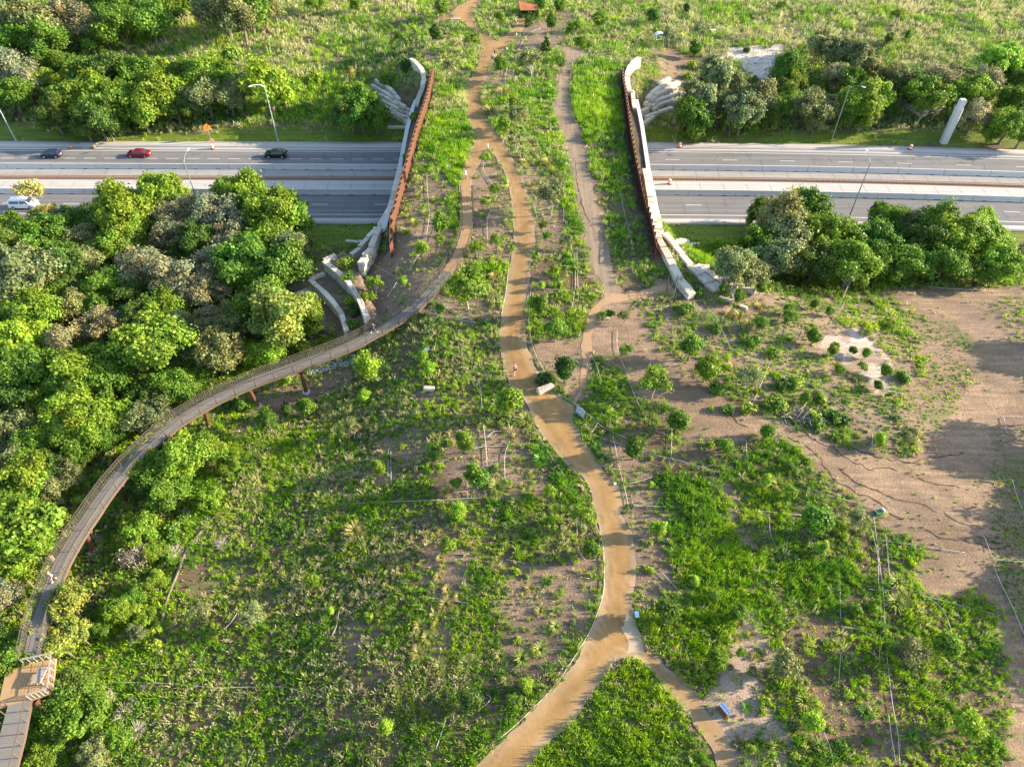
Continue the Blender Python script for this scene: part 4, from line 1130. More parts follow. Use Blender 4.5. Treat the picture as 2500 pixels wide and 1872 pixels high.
def T_(f, txt):
    for it in txt.split():
        a = it.split(','); TREES.append([f(float(a[0]), float(a[1])), float(a[2])*K, a[3][0], 'tree', {'l':'tall','s':'sparse'}.get(a[3][1:]) ])
T_(A1, '''60,60,130,o 250,160,150,o 430,90,140,t 330,280,120,g 520,200,110,t 90,300,110,g 700,40,130,g 770,190,120,g 960,150,120,g 1050,60,110,g 1150,20,90,y
 600,290,70,g 700,260,80,d 200,60,120,g 40,160,110,o 880,60,110,d 1440,60,150,o 1560,130,120,o 1600,60,130,g 1700,80,90,o 60,450,120,t 150,520,110,t 80,620,100,g 240,530,90,y 330,430,80,g 470,430,90,g
 420,640,120,g 540,500,100,g 600,620,140,y 700,480,110,d 450,540,90,y 740,700,110,g 640,780,110,d 900,490,100,g 930,410,50,d 1050,620,130,y 1150,520,110,g 920,730,110,y 1130,700,90,d 1340,500,130,y 1230,480,90,g
 1430,560,110,y 1330,630,110,o 1480,640,90,o 820,620,80,g 360,760,90,d 560,830,80,d 700,830,80,d 1380,430,60,y 1240,700,80,d 1560,590,90,o 1730,570,135,Y 1840,610,90,Y
 190,1255,80,ps 330,1390,60,ps 240,1400,50,k 430,1400,50,k 1040,1250,130,y 750,1300,120,y 800,1420,150,y 1120,1390,110,t 1230,1350,90,t 1380,1400,130,t 1590,1290,140,y 1480,1460,130,t 1760,1400,150,y 1850,1330,100,g 1900,1430,110,g 340,1480,120,g
 250,1560,110,g 470,1430,110,d 60,1460,90,g 80,1590,110,d 540,1540,90,o 690,1590,110,y 860,1560,90,y 1100,1520,110,t 1280,1560,100,d 1480,1600,100,t 1700,1590,130,y 1850,1600,120,o 970,1470,80,g 660,1450,90,g 2050,20,60,g''')
T_(A2, '''170,130,170,o 60,90,120,o 400,60,130,d 560,40,100,o 700,180,110,g 900,60,130,t 1100,120,150,t 1350,80,130,t 1300,230,120,t 1580,60,150,g 1780,90,160,g 1680,150,120,g 420,200,100,d 340,260,90,g 100,250,100,o 220,380,130,y 60,380,100,d
 480,330,90,o 640,340,80,g 850,260,90,d 1060,350,110,y 1170,300,90,t 1430,260,80,t 1700,340,150,g 1830,400,190,k 1980,430,110,y 1540,440,100,o 1480,520,80,d 90,540,140,Y 230,510,90,Y 420,520,110,t 620,450,110,t 740,470,90,t 900,400,100,d
 1000,600,190,y 1150,470,100,o 1320,440,100,t 1280,620,110,o 1430,640,130,o 1580,620,85,Y 1640,680,50,Y 1740,640,85,Y 560,760,170,y 380,740,120,y 700,830,130,g 150,760,150,g 60,900,130,d 300,900,110,y 480,960,140,y 640,1050,150,y 800,1060,100,g
 960,1040,110,o 400,1120,130,y 560,1190,110,y 100,1120,120,o 230,1220,110,g 690,1190,90,g 80,1330,110,o 180,1450,130,y 60,1560,120,g 330,1380,100,d 440,1420,90,o 330,1530,90,o 500,1330,80,g 200,1590,100,g 1130,840,110,g 900,880,90,d 1000,900,80,d
 1300,760,80,g 1160,760,80,d 1190,880,80,g 60,200,100,g 1190,1330,130,Y 1000,1400,110,g 1300,1260,120,y 900,1290,60,Y 1360,1560,70,Y 1100,1530,110,g 1490,1340,65,y 940,1500,90,d''')
T_(A3, '''150,100,190,yl 330,60,90,yl 270,210,90,yl 60,280,120,yl 130,400,90,yl 30,560,100,tl 50,900,120,g 440,600,105,kl 370,840,100,kl 250,820,90,kl 500,780,80,kl 60,960,110,gl 900,130,95,y 870,300,90,b 1000,260,65,y 740,640,85,y 640,740,65,g 880,780,60,o 950,700,50,y 430,1180,125,g
 520,1330,125,g 400,1400,85,g 600,1240,85,y 280,1600,90,y 620,1560,80,o 760,1480,80,g 130,60,100,g 20,1420,60,g 860,560,70,g 1000,470,60,y''')
T_(C1, '''230,500,130,o 340,580,105,o 120,650,130,o 480,640,120,o 390,720,130,o 80,760,120,g 700,440,100,g 740,520,80,y 690,620,80,y 640,690,80,y 650,580,75,d 880,680,130,o 860,800,60,o 1150,630,150,y 1250,620,100,Y 1200,760,80,y 1000,470,90,t 1120,360,110,o
 920,270,100,o 1000,340,100,o 1230,440,80,o 1090,500,90,g 1420,480,110,o 1600,590,140,y 1560,700,100,b 1680,480,120,t 1900,570,120,y 1800,590,90,Y 1900,740,110,t 1990,500,110,t 2050,390,110,Y 2150,440,80,y 2160,640,110,g 2120,790,120,y 2180,520,80,g 1780,480,90,o
 560,760,70,d 1050,760,70,g 1340,700,60,d 2000,860,60,g 20,870,50,g 320,800,70,g 2210,860,90,y
 510,1390,95,g 630,1450,140,o 660,1560,150,o 480,1600,110,g 820,1370,110,g 870,1440,110,g 920,1540,140,y 1100,1560,130,y 1240,1590,120,g 740,1470,90,d 1350,1410,110,g 1290,1390,70,g 1450,1450,100,o 1650,1480,130,g 1750,1550,130,y 1940,1430,80,Y 1900,1540,130,Y 2000,1600,100,Y 1560,1590,110,d 1400,1600,90,g''')
T_(C2, '''600,30,125,o 1100,60,140,y 1250,60,90,g 1500,40,110,y 1700,60,100,g 2070,60,110,Y 1830,90,80,g 330,60,110,o 850,60,120,d 960,110,90,g 1380,120,70,g 1950,130,60,g 430,120,90,o''')
T_(B1, '''50,640,85,Y 130,600,50,Y 130,720,120,g 220,780,80,g 60,760,90,d''')
def S_(f, txt, name='sapling'):
    for it in txt.split():
        a = it.split(','); TREES.append([f(float(a[0]), float(a[1])), float(a[2])*K, a[3][0], 'sapling', {'r':'round','s':'sparse','c':'cedar'}[a[3][1]]])
S_(B2, '''165,715,85,Yr 525,655,42,Yr 570,730,45,Yr 145,905,42,Yr 235,1360,60,yr 735,845,24,Yr 1085,955,95,yr 795,1190,78,gr 880,1425,82,gr 745,1470,42,gr 1355,1525,45,Yr 770,1640,50,Yr 1285,320,68,gr 1385,470,75,gr 1450,730,82,dr 1830,395,48,os 1845,620,52,gs
 2030,810,105,ys 1905,1240,80,dr 2008,1480,24,Yr 400,930,36,os 70,1110,65,os 815,170,140,ys 400,165,34,Yr 215,190,56,ys 640,350,34,gr 1300,195,24,Yr 1375,100,42,yr 2185,1060,80,gr''')
S_(C2, '''60,590,78,gr 160,730,78,yr 430,780,78,os 860,515,55,gr 980,605,42,yr 1110,610,30,dr 1320,740,44,gr 1270,830,36,gr 1195,630,34,yr 1165,715,38,ys 1020,735,38,yr 1330,440,58,ys 370,260,45,gr 520,430,48,gr 270,215,42,dr 510,200,42,yr 690,385,45,gr
 550,1140,52,gr 290,1225,52,gr 800,915,38,gr 1475,1160,68,os 860,310,34,gr 690,345,34,gr 550,1450,48,Yr 700,1530,48,yr 690,1360,38,dr 960,350,34,gr 1290,1190,52,Yr''')
S_(B1, '''605,215,48,dr 850,250,55,ys 1220,380,100,os 1325,290,38,dc 1030,400,48,gr 1215,125,32,dc 1275,95,26,yr 1365,130,52,gr 1505,190,65,gs 1680,110,55,gr 2025,95,48,gr 2135,230,58,os 1560,290,62,ys 1415,25,45,gr 1290,10,42,gr 650,30,52,gr 1020,120,45,ys
 1150,740,65,os 1125,660,52,yr 1050,810,50,yr 380,250,52,gs 300,190,36,gs 62,470,32,ps 1365,1260,95,os 930,1020,42,ys 645,1440,66,gr 525,1610,48,Yr 880,1600,58,ys 1010,1560,52,ys 1000,1230,42,ys 1460,1550,48,os 1340,1530,36,ys 700,430,42,os
 550,1110,48,ys 1660,860,30,ys 930,1310,30,ys 1420,400,45,gs 630,1550,40,ys 1310,1460,34,gs 90,20,45,gr''')
S_(C1, '''1340,250,34,dr 1470,215,34,gr 1390,100,46,ys 90,310,45,gr 130,190,56,os 30,50,26,dr 640,40,40,gs 470,520,30,gr''')
S_(B3, '''755,18,48,Yr 688,220,58,yr 1615,250,62,gr 2060,105,62,Yr 2110,640,84,dr 1200,1118,52,Yr 835,1215,80,dr 290,1400,52,Yr 1560,40,85,ys 30,200,34,os 1120,1235,55,ys''')
S_(C3, '''360,650,56,gr 230,970,74,yr 680,980,105,or 870,45,105,gr 1020,110,56,yr 1150,50,74,os 900,235,48,Yr 1130,640,46,yr 1250,605,48,Yr 1490,900,105,os 1720,860,95,yr 1865,1370,105,Yr 840,1370,74,Yr 440,1540,40,Yr 450,1040,42,os 380,910,34,yr 210,550,40,gr 80,440,40,Yr''')
S_(A2, '''1730,1060,85,gs 1970,970,68,yr 1835,795,55,Yr 1560,960,40,gr''')
S_(A3, '''1300,620,76,os 1620,670,86,os 2020,450,48,yr 2140,640,30,Yr 1250,330,50,gs 1700,270,36,gr''')
# three trees just outside the right edge whose shade falls across the bare clay
for x, y, r in ((118, 66, 5.5), (113, 58, 5), (121, 50, 5.5)):
    pass

def where(u, v):
    """short phrase for the spot of a photo pixel"""
    if u < 700 and v < 150: return 'in the top left wood'
    if u < 760 and v < 345: return 'in the wood beyond left lanes'
    if u < 905 and v < 345: return 'below the far left stone fan'
    if v < 345 and u > 1640 and v > 75:
        return 'in the wood beyond right lanes' if u < 2200 else 'in the wood around the pylon'
    if v < 60: return 'on the hilltop by the pavilion'
    if v < 175 and u < 1300: return 'around the far path fork'
    if v < 200: return 'on the slope right of pavilion'
    if u < 800 and v < 600: return 'along the left wood highway edge'
    if u > 1800 and v < 720: return 'in the wood above the clay'
    if u < 380 and v < 900: return 'deep in the left wood'
    if u < 800 and v < 760: return 'in the left wood near highway'
    if u < 720 and v < 1240 and (v < 1500-u*.9 or v < 880): return 'in the wood above the skywalk'
    if u < 200 and v > 1240: return 'beside the lower skywalk'
    if u < 560 and v > 900: return 'in the strip below the skywalk'
    if v < 640 and u < 1100: return 'on the deck beside left fence'
    if v < 640 and u < 1260: return 'on the deck between both paths'
    if v < 640: return 'on the deck right of the path'
    if u < 940 and v < 800: return 'around the terrace walls'
    if u < 1210 and v < 1000: return 'between skywalk and main path'
    if u < 1270 and v < 1300: return 'left of the path bend'
    if u < 1480 and v >= 1300: return 'in the lower left field'
    if u < 1480 and v < 900: return 'by the tan trail'
    if u < 1700 and v < 1020: return 'in the tan trail clearing'
    if v < 1060: return 'on the mulch above the clay'
    if u < 1760 and v < 1300: return 'below the information board'
    if v < 1450: return 'in the green patch below the clay'
    if u < 1700: return 'beside the near path fork'
    return 'in the bottom right field'
SIZEW = lambda r, kind: ''
recs = []
for (px, rp, ty, kind, mk) in TREES:
    col, word, dk = TC[ty]
    mk = mk or dk
    # metres
    p0, dep = ground(px[0], px[1], 0)
    R = rp*dep/FPX*1.04
    hc = {'oak': 1.15, 'airy': 1.2, 'round': 1.5, 'cedar': 1.25, 'bare': 1.0, 'sparse': 1.45, 'tall': 2.25}[mk]
    p, dep = ground(px[0], px[1], hc*R)
    R = rp*dep/FPX*((1.02 if px[0] > 1500 and px[1] < 400 else 1.18) if kind == 'tree' else 1.06)
    recs.append((px, R, ty, kind, mk, p, where(*px)))
from collections import defaultdict
grp = defaultdict(list)
KW = {'tall': 'high-crowned tree', 'oak': 'tree', 'airy': 'thin-crowned tree', 'bare': 'bare-branched tree', 'round': 'bushy young tree', 'sparse': 'airy young tree', 'cedar': 'cone-shaped evergreen'}
for i, rc in enumerate(recs): grp[(rc[2], rc[4], rc[6])].append(i)
lab = {}
for key, ids in grp.items():
    ids.sort(key=lambda i: recs[i][0][0])
    n = len(ids)
    for j, i in enumerate(ids):
        base = f"{TC[key[0]][1]} {KW[key[1]]}"
        if n == 1: s = f"{base} {key[2]}"
        else:
            s = f"leftmost {base} {key[2]}" if j == 0 else f"rightmost {base} {key[2]}" if j == n-1 else f"{ordn(j)} {base} from left {key[2]}"
        lab[i] = s
NV = {'tall': 3, 'oak': 8, 'airy': 4, 'round': 6, 'sparse': 5, 'cedar': 2, 'bare': 2, 'low': 6, 'twig': 2}
rt = random.Random(5)
for i, (px, R, ty, kind, mk, p, wh) in enumerate(recs):
    me, tm, hc = variant(mk, rt.randrange(NV[mk]))
    rz = rt.uniform(0, 6.28)
    cat = 'tree'
    if ty in 'td' and mk == 'oak': pass
    name = {'tree': 'broadleaf_tree', 'sapling': 'young_tree'}[kind]
    if mk == 'cedar': name = 'evergreen_tree'
    if mk == 'bare': name = 'bare_tree'
    t = thing(name, lab[i], cat, p, rz, 'trees of the roadside woods' if kind == 'tree' else 'young trees planted along the paths')
    s = R; t.scale = (s*rt.uniform(.93,1.07), s*rt.uniform(.93,1.07), s*rt.uniform(.9,1.1))
    c = link('crown', me, t); col = TC[ty][0]; j = rt.uniform(.82, 1.16); h = rt.uniform(-.08, .1)
    c.color = (col[0]*j*(1+h), col[1]*j, col[2]*j*(1-h), 1)
    link('trunk', tm, t)
# trees standing just outside the right edge of the photo throw the shade on the clay
for k, (x, y, R, ty) in enumerate(((75, 57, 4.2, 'g'), (82, 52, 4.0, 'y'), (73, 46, 3.9, 'g'), (88, 74, 4.0, 'g'), (68, 30, 4.0, 'd'), (71, 37, 4.4, 'g'))):
    me, tm, hc = variant('oak', k)
    t = thing('broadleaf_tree', f"tall broadleaf tree just outside the right edge, number {ORD[k]} counted uphill", 'tree', (x, y, float(surf(x, y))), k, 'trees of the roadside woods'); t.scale = (R,)*3
    c = link('crown', me, t); c.color = (*TC[ty][0], 1); link('trunk', tm, t)
# dead leaning trunk and hanging vine strand on the bare clay
t = thing('dead_trunk', 'pale bare trunk leaning out of the wood over the brown clay', 'dead trunk', G(C2(965,420)))
a = G(C2(965,420)); b = G(C2(1070,200), 3.0)+Vector((0,0,3.0))
mb = MB(); mb.tube([Vector((0,0,0)), (b-a)*.5+Vector((.1,0,.2)), b-a], [.05,.08,.11], 7); part('bole', mb, M['bark'], t)
mb = MB()
for k in range(5): mb.tube([(b-a)*.97, (b-a)+Vector((.4*(k-2), .6, .8+.2*k)), (b-a)+Vector((.9*(k-2), 1.0, 1.6))], [.04,.03,.012], 5)
part('branches', mb, M['bark'], t)
# heap of cut branches
p = G(C2(745,1045)); t = thing('brush_pile', 'grey heap of cut branches at the upper edge of the clay', 'brush pile', p)
r = random.Random(9)
for nm, n, m_ in (('branches', 70, M['palebark']), ('twigs', 90, M['bark'])):
    mb = MB()
    for k in range(n):
        c = Vector((r.gauss(0,1.3), r.gauss(0,.8), abs(r.gauss(.15,.25)))); d = Vector((r.gauss(0,1), r.gauss(0,.8), r.gauss(0,.25))).normalized()*r.uniform(.4,1.3)
        mb.tube([c-d, c+Vector((0,0,.08)), c+d], [.05,.035,.012], 4)
    part(nm, mb, m_, t)
# round leafless bush
for f, x, y, rr, lb in ((A3,1435,210,58,'round leafless brown bush in the lower left field'),(A3,800,1300,80,'grey leafless bush in the green strip near the bottom left'),(A3,880,1420,80,'tan leafless bush below the grey one in the bottom left strip'),(A3,1130,260,70,'tan twiggy bush beside the pale bare tree at left')):
    q, dep = ground(*f(x, y), .4); R = rr*K*dep/FPX
    me, tm, hc = variant('twig', r.randrange(2)); t = thing('leafless_bush', lb, 'bush', q); t.scale = (R*1.1,)*3
    c = link('leaves', me, t); c.color = (.3,.25,.18,1); link('twigs', tm, t)

# ------------------------------------------------------------------ bunch grass clumps
def clump_mesh(seed, n=170, tan=.7):
    r = np.random.default_rng(seed)
    a = r.uniform(0, 2*np.pi, n); el = np.clip(r.normal(.62, .3, n), .08, 1.35); L = r.uniform(.65, 1.1, n)
    d = np.stack([np.cos(a), np.sin(a), 0*a], 1)
    b = d*r.uniform(0, .12, n)[:, None]
    m = b + d*(np.cos(el)*L*.5)[:, None] + np.array([0,0,1])*(np.sin(el)*L*.62)[:, None]
    e = b + d*(np.cos(el)*L)[:, None] + np.array([0,0,1])*(np.sin(el)*L*.78)[:, None]
    w = np.stack([-np.sin(a), np.cos(a), 0*a], 1)*.032
    V = np.stack([b-w, b+w, m+w*.9, m-w*.9, e+w*.4, e-w*.4], 1).reshape(-1, 3)
    i = np.arange(n)[:, None]*6
    F = np.concatenate([i+np.array([0,1,2,3]), i+np.array([3,2,4,5])])
    isT = r.random(n) < tan
    g = np.array([.55,.85,.18]); t0 = np.array([1.9,1.55,1.0])
    base = np.where(isT[:, None], g*.9+.25*t0, g); tip = np.where(isT[:, None], t0, g*1.3)
    br = r.uniform(.75,1.2,n)[:, None]
    T = np.stack([base*.9*br, base*.9*br, (base*.5+tip*.5)*br, (base*.5+tip*.5)*br, tip*br, tip*br], 1).reshape(-1, 3)
    return np_mesh('blades', V, F, M['leaf'], T)
CL = [clump_mesh(k, 170, [.85,.75,.55,.3][k % 4]) for k in range(8)]
BG = []
def B_(f, txt):
    for it in txt.split(): a = it.split(','); BG.append((f(float(a[0]), float(a[1])), float(a[2])*K, a[3] if len(a) > 3 else 't'))
B_(B3, '''640,290,35 660,360,38 630,420,38 590,480,26 685,500,38 760,545,36 680,600,60 510,740,55 600,680,38 610,740,40 560,810,50 500,910,60 640,1000,60,m 800,990,65,m 1030,930,50,m 1170,950,65,m 1290,890,60,m 1290,640,42 1390,740,45,m 1070,1090,45
 1230,690,26 1170,840,26,m 1490,265,40,m 800,170,36 850,210,36 1130,170,26 1220,490,36 90,130,80 650,640,30 720,680,30 590,590,26 1180,530,22 1280,550,24 1200,760,24 560,170,30 640,130,30 540,560,30 470,800,40 1540,190,30 330,620,30,m''')
B_(B2, '''1195,1060,66,m 1010,1495,76,m 670,1525,42 1065,1120,32 1130,1160,32 1020,1360,32 1160,1380,26 1240,1400,32 1115,1310,26 990,130,42 975,240,42 380,90,36 1440,180,36 1660,1235,46,g 1140,1600,60,m 1290,1320,60,g 1470,1500,62,g 1380,1630,42,m 1285,1240,46,g
 1110,1490,28 1180,1480,28 1060,1410,24 870,1300,24 1170,1320,24 990,300,30,m 1010,190,30 1030,1420,24 2080,600,30,m 1600,1100,40,m 90,1060,40,m''')
B_(B1, '''1195,920,45 1200,1045,50 1340,1050,56 1255,980,42 1010,1135,30,m 880,1140,24,m 970,720,60 640,660,50 970,1060,28,m 1230,1190,36 1275,1230,32 610,1290,40,m 550,1375,36,m 480,1440,42,m 420,1500,42,m 440,1400,36,m 970,1300,30,m 920,1390,36,m 1080,1430,36,m
 1050,600,60 940,640,42 690,240,30 750,290,30 1070,100,40 500,1260,28,m 1375,1100,45 1470,1180,30 1430,1130,34 680,520,34 600,590,28 1090,570,36 980,560,30 1190,570,30 240,1620,30 660,360,26 1060,350,24''')
B_(C3, '''1400,460,76,m 1390,590,80,m 1620,1120,52,m 790,1230,72,m 1190,1300,52,g 800,1100,42,m 480,930,36 1480,1560,44,m 900,1520,60,m 1700,1310,36 450,790,36 960,230,48,m 370,720,34 370,820,30 420,1260,40,g 680,60,44,g 1500,1440,44,g''')
B_(C2, '''370,390,60 430,440,50 310,370,45 510,330,42 620,1480,60 770,1410,48,m 650,1630,45,m 1140,800,38,m 330,720,36 1000,690,22 320,700,30 240,670,40,m 590,1560,44,g''')
gr2 = defaultdict(list)
for i, (px, r_, ty) in enumerate(BG): gr2[(ty, where(*px))].append(i)
blab = {}
BW = {'t': 'tan', 'm': 'green and tan', 'g': 'blue-green'}
for key, ids in gr2.items():
    ids.sort(key=lambda i: BG[i][0][0]); n = len(ids)
    for j, i in enumerate(ids):
        base = f"{BW[key[0]]} fountain grass clump"
        if n == 1: blab[i] = f"{base} {key[1]}"
        else: blab[i] = f"leftmost {base} {key[1]}" if j == 0 else f"rightmost {base} {key[1]}" if j == n-1 else f"{ordn(j)} {base} from left {key[1]}"
BCOL = {'t': (.30,.27,.19), 'm': (.24,.27,.15), 'g': (.13,.24,.10)}
for i, (px, rp, ty) in enumerate(BG):
    q, dep = ground(px[0], px[1], .35)
    R = rp*dep/FPX*1.15
    me = CL[{'t': 0, 'm': 2, 'g': 3}[ty] + rt.choice([0,4])] if ty != 't' else CL[rt.choice([0,1,4,5])]
    o = link('grass_clump', me); o.location = q-Vector((0,0,.03)); o.scale = (R, R, R*rt.uniform(.8,1.05)); o.rotation_euler.z = rt.uniform(0,6.28)
    j = rt.uniform(.85,1.15); c = BCOL[ty]; o.color = (c[0]*j, c[1]*j, c[2]*j, 1)
    tag(o, blab[i], 'grass clump', 'fountain grass clumps along the paths')

# ------------------------------------------------------------------ small shrubs, each a thing
WR = np.zeros((600, 600), bool)
for wx, wy in WALLPTS:
    for dx in (-.6,-.3,0,.3,.6):
        for dy in (-.6,-.3,0,.3,.6): WR[min(max(int((wx+dx+120)/.4), 0), 599), min(max(int((wy+dy)/.4), 0), 599)] = True
def field(n, x0, x1, y0, y1, seed):
    r = np.random.default_rng(seed)
    x = r.uniform(x0, x1, n); y = r.uniform(y0, y1, n)
    z = surf(x, y)
    u, v = project(x, y, z)
    ok = (u > -60) & (u < 2560) & (v > -40) & (v < 1930)
    x, y, z, u, v = x[ok], y[ok], z[ok], u[ok], v[ok]
    for poly in (PATH, TRAIL, PALE, TRACK, SKPOLY):
        e = 0 if poly is SKPOLY else 3.5; k = ~inpoly(u+r.normal(0, e, len(u)), v+r.normal(0, e*.8, len(v)), poly); x, y, z, u, v = x[k], y[k], z[k], u[k], v[k]
    for sgn in (0,): 
        k = ~((y-rshift(x) > 112.2) & (y-rshift(x) < 143.8) & ((x < deck_x(y)[0]) | (x > deck_x(y)[1]))); x, y, z, u, v = x[k], y[k], z[k], u[k], v[k]
    ii = ((x+120)/.4).astype(int).clip(0, 599); jj = (y/.4).astype(int).clip(0, 599); k = ~WR[ii, jj]; x, y, z, u, v = x[k], y[k], z[k], u[k], v[k]
    # keep the edge beams and fences clear
    l, r_ = deck_x(y); k = ~((y > 104) & (y < 152) & ((np.abs(x-l) < 1.2) | (np.abs(x-r_) < 1.2)))
    return x[k], y[k], z[k], u[k], v[k]
SKPOLY = [project(p.x, p.y, p.z)[:2] for p in pl[:split+2]] + [project(p.x, p.y, p.z)[:2] for p in pr[:split+2]][::-1]
x, y, z, u, v = field(60000, -95, 100, 18, 175, 77)
c = classify(x, y, z, .5)
dens = np.array([.02,.012,.16,.17,.10,.01,0,.16,.02,.0015,.03,.10,.22,.34])
rs = np.random.default_rng(78)
cell = 60000/(195*157)
keep = rs.random(len(x)) < dens[c]/cell*.5
x, y, z, u, v, c = [a[keep] for a in (x, y, z, u, v, c)]
# keep the ones that show largest
order = np.argsort(y)[:235]
GROUND_SHRUBS = [(A2,80,1600,60)]+[(f, a, b, w) for f, l in ((A1, '560,400,60 1050,430,60 1500,380,70 250,350,60 2050,520,60 1980,700,45'), (B1, '300,540,60 180,480,45 60,420,50 440,440,70 480,760,40 430,1020,34'), (C1, '60,430,40 160,440,36 100,540,40 40,500,36 420,330,30'),
 (B2, '1300,800,55 1340,790,45 1405,870,36 1740,370,34 1690,385,34 90,360,60 60,300,60 130,330,50 180,260,50 70,450,50 30,60,60 40,150,50'), (C2, '290,1000,50 430,1000,60 900,930,50 960,1030,55 1000,1060,60 1040,1070,60 850,1050,60 880,1100,50 1430,800,55 740,830,60 660,840,60 590,980,70 640,970,60 210,870,60 220,480,50 110,240,50 20,350,60 450,560,60 590,640,45'),
 (A2, '1500,950,80 1850,1000,50 1640,980,50 1980,600,60'), (A3, '660,720,70 1080,300,60 1000,200,60 820,60,80')) for it in l.split() for a, b, w in [tuple(float(q) for q in it.split(','))]]
SH = {'g': (.13,.24,.03), 'y': (.27,.36,.04), 'd': (.07,.14,.03), 'o': (.20,.23,.10)}
SW = {'g': 'fresh green', 'y': 'yellow-green', 'd': 'dark green', 'o': 'olive grey'}
shr = []
for i in order:
    ty = str(rs.choice(list('gggyyyo')))
    me, _, hc = variant('low', int(rs.integers(6)))
    R = float(rs.uniform(.28, .7)) if c[i] not in (CLS['X'], CLS['N'], CLS['K']) else float(rs.uniform(.5, 1.15))
    o = link('shrub', me); o.location = (x[i], y[i], z[i]); o.scale = (R, R, R*rs.uniform(.8,1.3)); o.rotation_euler.z = float(rs.uniform(0,6.28))
    j = float(rs.uniform(.85,1.2)); cc = SH[ty]; o.color = (cc[0]*j, cc[1]*j, cc[2]*j, 1)
    sz = 'small' if R < .5 else 'medium' if R < .8 else 'larger'
    shr.append((u[i], v[i], o, f"{sz} {SW[ty]} shrub"))
for f, px_, py_, w_ in GROUND_SHRUBS:
    q, dep = ground(*f(px_, py_), .3); R = w_*K*dep/FPX
    me, _, hc = variant('low', int(rs.integers(6))); ty = str(rs.choice(list('ggyd')))
    o = link('shrub', me); o.location = q; o.scale = (R, R, R*1.2); o.rotation_euler.z = float(rs.uniform(0,6.28))
    cc = SH[ty]; o.color = (*cc, 1); uu, vv = f(px_, py_)
    shr.append((uu, vv, o, f"round {SW[ty]} shrub"))
gs = defaultdict(list)
for i, a in enumerate(shr): gs[(a[3], where(a[0], a[1]))].append(i)
for key, ids in gs.items():
    ids.sort(key=lambda i: shr[i][0]); n = len(ids)
    for j, i in enumerate(ids):
        s_ = f"{key[0]} {key[1]}" if n == 1 else f"leftmost {key[0]} {key[1]}" if j == 0 else f"rightmost {key[0]} {key[1]}" if j == n-1 else f"{ordn(j)} {key[0]} from left {key[1]}"
        tag(shr[i][2], s_, 'shrub', 'low shrubs dotted over the planting')

# ------------------------------------------------------------------ grass, weeds and seed heads (nobody could count them)
def tufts(name, x, y, z, H, W, nb, col, tipcol, seed, spread=.5, label=None):
    """merged tufts: H height, W blade width, col/tipcol (n,3)"""
    r = np.random.default_rng(seed); n = len(x)
    a = r.uniform(0, 2*np.pi, (n, nb)); L = H[:, None]*r.uniform(.55, 1.15, (n, nb)); sp = np.abs(r.normal(0, spread, (n, nb)))
    o = np.stack([np.repeat(x[:, None], nb, 1), np.repeat(y[:, None], nb, 1), np.repeat(z[:, None], nb, 1)], 2)
    d = np.stack([np.cos(a), np.sin(a), 0*a], 2)
    b = o + d*(H[:, None, None]*.25*r.random((n, nb, 1)))
    e = b + d*(L*np.sin(sp))[:, :, None] + np.array([0,0,1])*(L*np.cos(sp))[:, :, None]
    ph = r.uniform(0, 2*np.pi, (n, nb)); w = np.stack([np.cos(ph), np.sin(ph), 0*ph], 2)*(W[:, None, None]/2)
    mid = b*.45+e*.55 + np.array([0,0,1])*(L*.06)[:, :, None]
    V = np.stack([b-w*.5, mid-w, e, mid+w], 2).reshape(-1, 3)
    F = np.arange(n*nb*4).reshape(-1, 4)
    br = r.uniform(.75, 1.25, (n, nb, 1))
    c0 = col[:, None, :]*br; c1 = tipcol[:, None, :]*br
    T = np.stack([c0, c0*.4+c1*.6, c1, c0*.4+c1*.6], 2).reshape(-1, 3)
    o_ = link(name, np_mesh(name, V, F, M['grass'], T))
    return tag(o_, kind='stuff')
GREENS = np.array([(.24,.40,.02), (.37,.50,.025), (.14,.30,.022), (.50,.60,.035), (.07,.18,.025)])
TANS = np.array([(.58,.50,.30), (.50,.42,.24), (.66,.58,.38)])
def sow(x, y, z, u, v, c, seed):
    r = np.random.default_rng(seed); n = len(x)
    big = vnoise(x, y, 7.5, 61)*.6+vnoise(x, y, 2.6, 62)*.55
    fine = vnoise(x, y, 1.0, 63)
    cls_p = np.array([.92, 1.0, .66, .16, .85, 1.0, .30, .55, .60, .012, .03, .07, .5, .34])[c]
    gap = np.array([.85, .25, .95, .9, .6, .7, 0, .8, .9, .5, .5, .8, .5, 1.5])[c]
    q = cls_p*(1+gap*(big*1.5+fine*.55))
    keep = r.random(n) < q
    return keep
